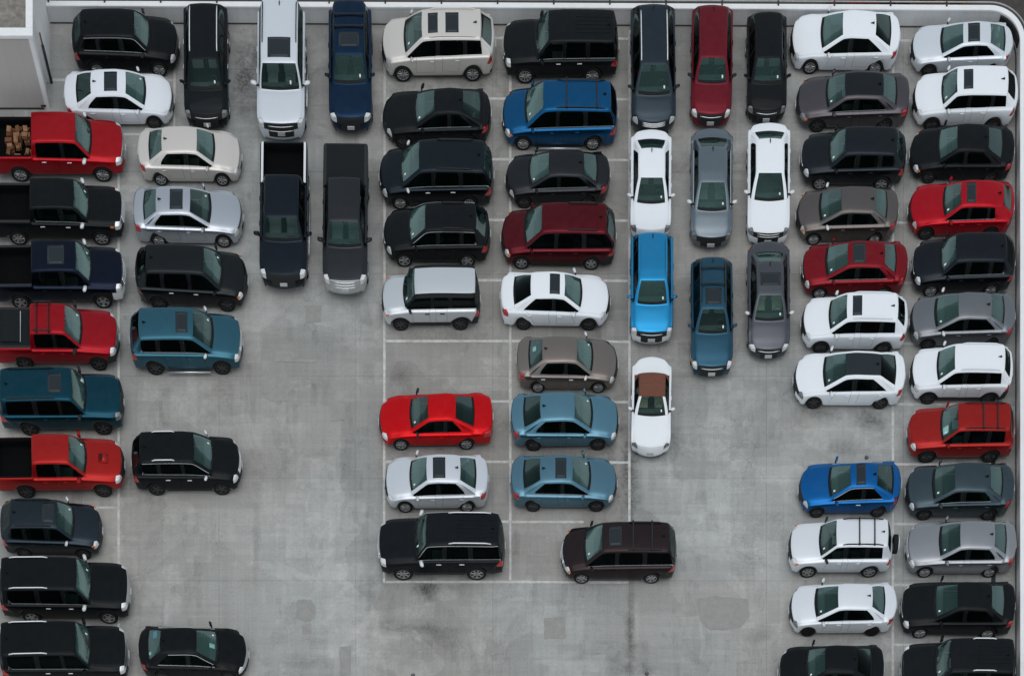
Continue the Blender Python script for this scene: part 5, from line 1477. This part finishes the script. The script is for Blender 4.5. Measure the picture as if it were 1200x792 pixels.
# FIT-BEGIN
FIT = {
 'A1': (-20.012, 7.84, 0, 1.012, 0.93, 0.93),
 'A2': (-20.074, 4.993, -0.17, 1.02, 0.9, 0.9),
 'A3': (-20.004, 2.205, 0.67, 1.011, 0.94, 0.94),
 'A4': (-20.034, -0.541, -0.06, 1.015, 1.034, 1.034),
 'A5': (-19.922, -3.403, 0.52, 0.988, 0.956, 0.956),
 'A6': (-19.92, -6.205, 0.68, 1.057, 1.015, 1.015),
 'A7': (-20.362, -8.965, -0.71, 0.997, 1.012, 1.012),
 'A8': (-19.746, -11.735, -0.33, 1.033, 0.992, 0.992),
 'A9': (-19.782, -14.568, 0.62, 1.019, 1.005, 1.005),
 'B1': (-17.084, 12.504, -0.32, 1.049, 1.005, 1.005),
 'B2': (-17.37, 10.138, -0.0, 1.027, 0.962, 0.962),
 'B3': (-14.263, 7.611, -0.27, 0.974, 0.978, 0.978),
 'B4': (-14.304, 4.923, -0.78, 0.999, 1.001, 1.001),
 'B5': (-14.175, 2.117, -1.5, 0.999, 0.966, 0.966),
 'B6': (-14.393, -0.714, 0.28, 1.032, 1.008, 1.008),
 'B7': (-14.379, -6.093, 0.42, 1.005, 0.986, 0.986),
 'B8': (-14.082, -14.401, -0.21, 1.022, 1.019, 1.019),
 'C1': (-13.498, 11.408, -0.02, 0.977, 0.98, 1.0),
 'C2': (-10.174, 11.043, -0.48, 1.019, 1.041, 1.0),
 'C3': (-7.132, 11.294, 0.17, 1.08, 1.01, 1.0),
 'C4': (-10.059, 4.648, -0.67, 0.995, 1.037, 1.0),
 'C5': (-7.338, 4.492, -0.62, 1.023, 0.978, 1.0),
 'D1': (-3.255, 12.343, 0.44, 1.026, 0.993, 0.993),
 'D2': (-3.336, 9.3, -0.0, 1.099, 1.038, 1.038),
 'D3': (-3.354, 6.639, -0.42, 1.014, 0.993, 0.993),
 'D4': (-3.332, 4.026, -0.38, 1.06, 1.005, 1.005),
 'D5': (-3.597, 1.161, 0.41, 1.036, 0.964, 0.964),
 'D6': (-3.373, -4.092, 0.57, 1.028, 1.008, 1.008),
 'D7': (-3.328, -6.865, 0.34, 0.982, 1.031, 1.031),
 'D8': (-3.116, -9.803, 0.11, 1.104, 0.998, 0.998),
 'E1': (2.148, 12.242, 0.18, 1.011, 0.95, 0.95),
 'E2': (2.111, 9.287, -0.01, 1.022, 0.99, 0.99),
 'E3': (2.017, 6.595, 0.13, 1.044, 0.978, 0.978),
 'E4': (2.048, 3.96, -0.58, 1.02, 0.971, 0.971),
 'E5': (1.92, 1.216, -0.54, 1.036, 1.004, 1.004),
 'E6': (2.449, -1.59, -0.19, 0.96, 0.981, 0.981),
 'E7': (2.327, -4.125, 0.72, 1.021, 1.022, 1.022),
 'E8': (2.296, -6.857, -0.02, 1.005, 1.005, 1.005),
 'E9': (4.71, -10.007, 0.1, 1.025, 0.97, 0.97),
 'F1': (6.227, 11.256, 0.77, 1.027, 0.989, 1.0),
 'F2': (8.814, 11.454, -0.66, 1.07, 0.992, 1.0),
 'F3': (11.243, 11.375, 0.39, 0.963, 0.955, 1.0),
 'F4': (6.135, 6.242, -0.24, 0.927, 0.986, 1.0),
 'F5': (8.82, 6.127, -0.17, 1.061, 1.042, 1.0),
 'F6': (11.335, 6.279, -0.05, 0.996, 1.006, 1.0),
 'F7': (6.171, 1.666, 0.07, 0.978, 1.03, 1.0),
 'F8': (8.823, 0.384, 0.51, 1.014, 1.008, 1.0),
 'F9': (11.342, 1.166, 0.63, 0.987, 1.016, 1.0),
 'F10': (6.157, -3.492, -0.79, 0.903, 0.954, 1.0),
 'G1': (14.725, 12.625, -0.77, 1.02, 1.038, 1.038),
 'G2': (15.068, 10.016, 0.48, 1.059, 0.982, 0.982),
 'G3': (15.085, 7.416, -0.41, 1.038, 0.969, 0.969),
 'G4': (14.818, 4.979, 0.08, 1.008, 1.002, 1.002),
 'G5': (15.143, 2.587, 0.17, 1.052, 1.003, 1.003),
 'G6': (15.136, 0.135, -0.72, 1.048, 0.983, 0.983),
 'G7': (14.907, -2.278, -0.34, 1.04, 1.009, 1.009),
 'G8': (14.933, -7.114, 0.5, 1.026, 1.037, 1.037),
 'G9': (14.517, -9.809, 0.13, 0.992, 0.949, 0.949),
 'G10': (14.639, -12.43, 0.3, 1.059, 1.001, 1.001),
 'G11': (14.102, -15.23, -0.15, 0.984, 1.036, 1.036),
 'H1': (19.905, 12.404, 0.32, 1.016, 0.924, 0.924),
 'H2': (20.03, 10.042, -0.18, 1.03, 0.978, 0.978),
 'H3': (19.905, 7.703, -0.79, 0.972, 0.983, 0.983),
 'H4': (19.868, 5.217, -0.04, 1.067, 1.008, 1.008),
 'H5': (19.952, 2.703, 0.74, 1.012, 1.004, 1.004),
 'H6': (19.92, 0.323, 0.53, 1.037, 1.012, 1.012),
 'H7': (19.853, -2.108, -0.6, 1.01, 0.987, 0.987),
 'H8': (19.834, -4.717, 0.42, 1.023, 0.938, 0.938),
 'H9': (19.804, -7.232, -0.02, 1.066, 1.041, 1.041),
 'H10': (19.834, -9.756, 0.09, 0.999, 1.019, 1.019),
 'H11': (19.699, -12.459, -0.72, 1.04, 1.039, 1.039),
 'H12': (19.69, -15.312, -0.16, 0.992, 1.002, 1.002),
}
# FIT-END

def yaw_of(c):      # nobody parks dead square
    return c[6].get('yaw') if 'yaw' in c[6] else round(random.Random(c[0] + 'y').uniform(-.8, .8), 2)

def default_place(c):
    x0, y0, x1, y1 = c[3]
    return (gx((x0 + x1) / 2), gy((y0 + y1) / 2 + 10), yaw_of(c), 1, 1, 1)

for c in CARS:
    cid, key, face, box, col, label, o = c
    o = dict(o)
    if o.get('rails') == 'paint': M['paint%s' % (col,)] = paint(col); o['rails'] = 'paint%s' % (col,)
    if o.get('grille') == 'paint': M['paint%s' % (col,)] = paint(col); o['grille'] = 'paint%s' % (col,)
    pl = FIT.get(cid) or default_place(c)
    nm = {'pickup truck': 'pickup_truck', 'SUV': 'sport_utility_vehicle', 'minivan': 'minivan', 'estate car': 'estate_car', 'convertible': 'convertible_car', 'hatchback': 'hatchback_car'}.get(o.get('cat'), 'coupe_car' if 'coupe' in label else 'saloon_car')
    root = build_car(cid, key, face, pl, col, label, name=nm, **o)

# cars on the street beyond the wall, nine metres down
def street_at(px, py): return (gx(600 + (px - 600) * (CAM_H + 9) / CAM_H), gy(NADIR + (py - NADIR) * (CAM_H + 9) / CAM_H))
for px, rgb, lab in ((1016, (196, 20, 24), "red car on the street beyond the top wall"), (1052, (14, 50, 96), "dark blue car on the street beyond the top wall"), (1088, (150, 110, 60), "tan car on the street beyond the top wall")):
    X, Y = street_at(px, -3)
    build_car('st%d' % px, 'hatch', 'W', (X, Y, 0, .95, 1, 1), rgb, lab, name='street_car', z=-9.0, group="cars on the street beyond the wall")

# ------------------------------------------------------------------ firewood in the red pickup's bed
def firewood():
    p = FIT.get('A1') or default_place(CARS[0])
    rnd = random.Random(3); m = MODELS['pickup']
    bxm = []
    for k in range(4):
        b = bmesh.new(); bmesh.ops.create_cube(b, size=1.0)
        L, w, h = rnd.uniform(.20, .30), rnd.uniform(.13, .19), rnd.uniform(.12, .17)
        for v in b.verts: v.co = Vector((v.co.x * L + rnd.uniform(-.012, .012), v.co.y * w + rnd.uniform(-.015, .015), v.co.z * h + rnd.uniform(-.012, .012)))
        bmesh.ops.bevel(b, geom=b.edges[:], offset=.005, segments=1, affect='EDGES')
        mb = MB(); mb.add_bm(b); b.free()
        bxm.append((mb.mesh('firewood_block', [M['wood'] if k < 2 else M['wood_dark']]), h))
    m = get_model('pickup', 'A1')['m']
    y = p[1]; x0, x1 = gx(14), gx(42)
    z0 = m['floor'] * p[5] + .02
    n = 0
    for lay in range(3):
        for i in range(3):
            for j in range(6 - lay):
                if rnd.random() < .16 + .14 * lay: continue
                me, h = bxm[rnd.randrange(4)]
                ob = link('firewood_block', me)
                ob.location = (lerp(x0, x1, (i + .5) / 3) + rnd.uniform(-.08, .08), y + (j - (5 - lay) / 2) * .235 + rnd.uniform(-.03, .03), z0 + h / 2 + lay * .15)
                ob.rotation_euler = (rnd.uniform(-.06, .06), rnd.uniform(-.08, .08), rnd.choice((0, 1.57)) * (lay > 0) + rnd.uniform(-.18, .18))
                tag(ob, "rough brown firewood block heaped in the red pickup's bed", "firewood", "firewood blocks in the red pickup's bed")
                n += 1
firewood()
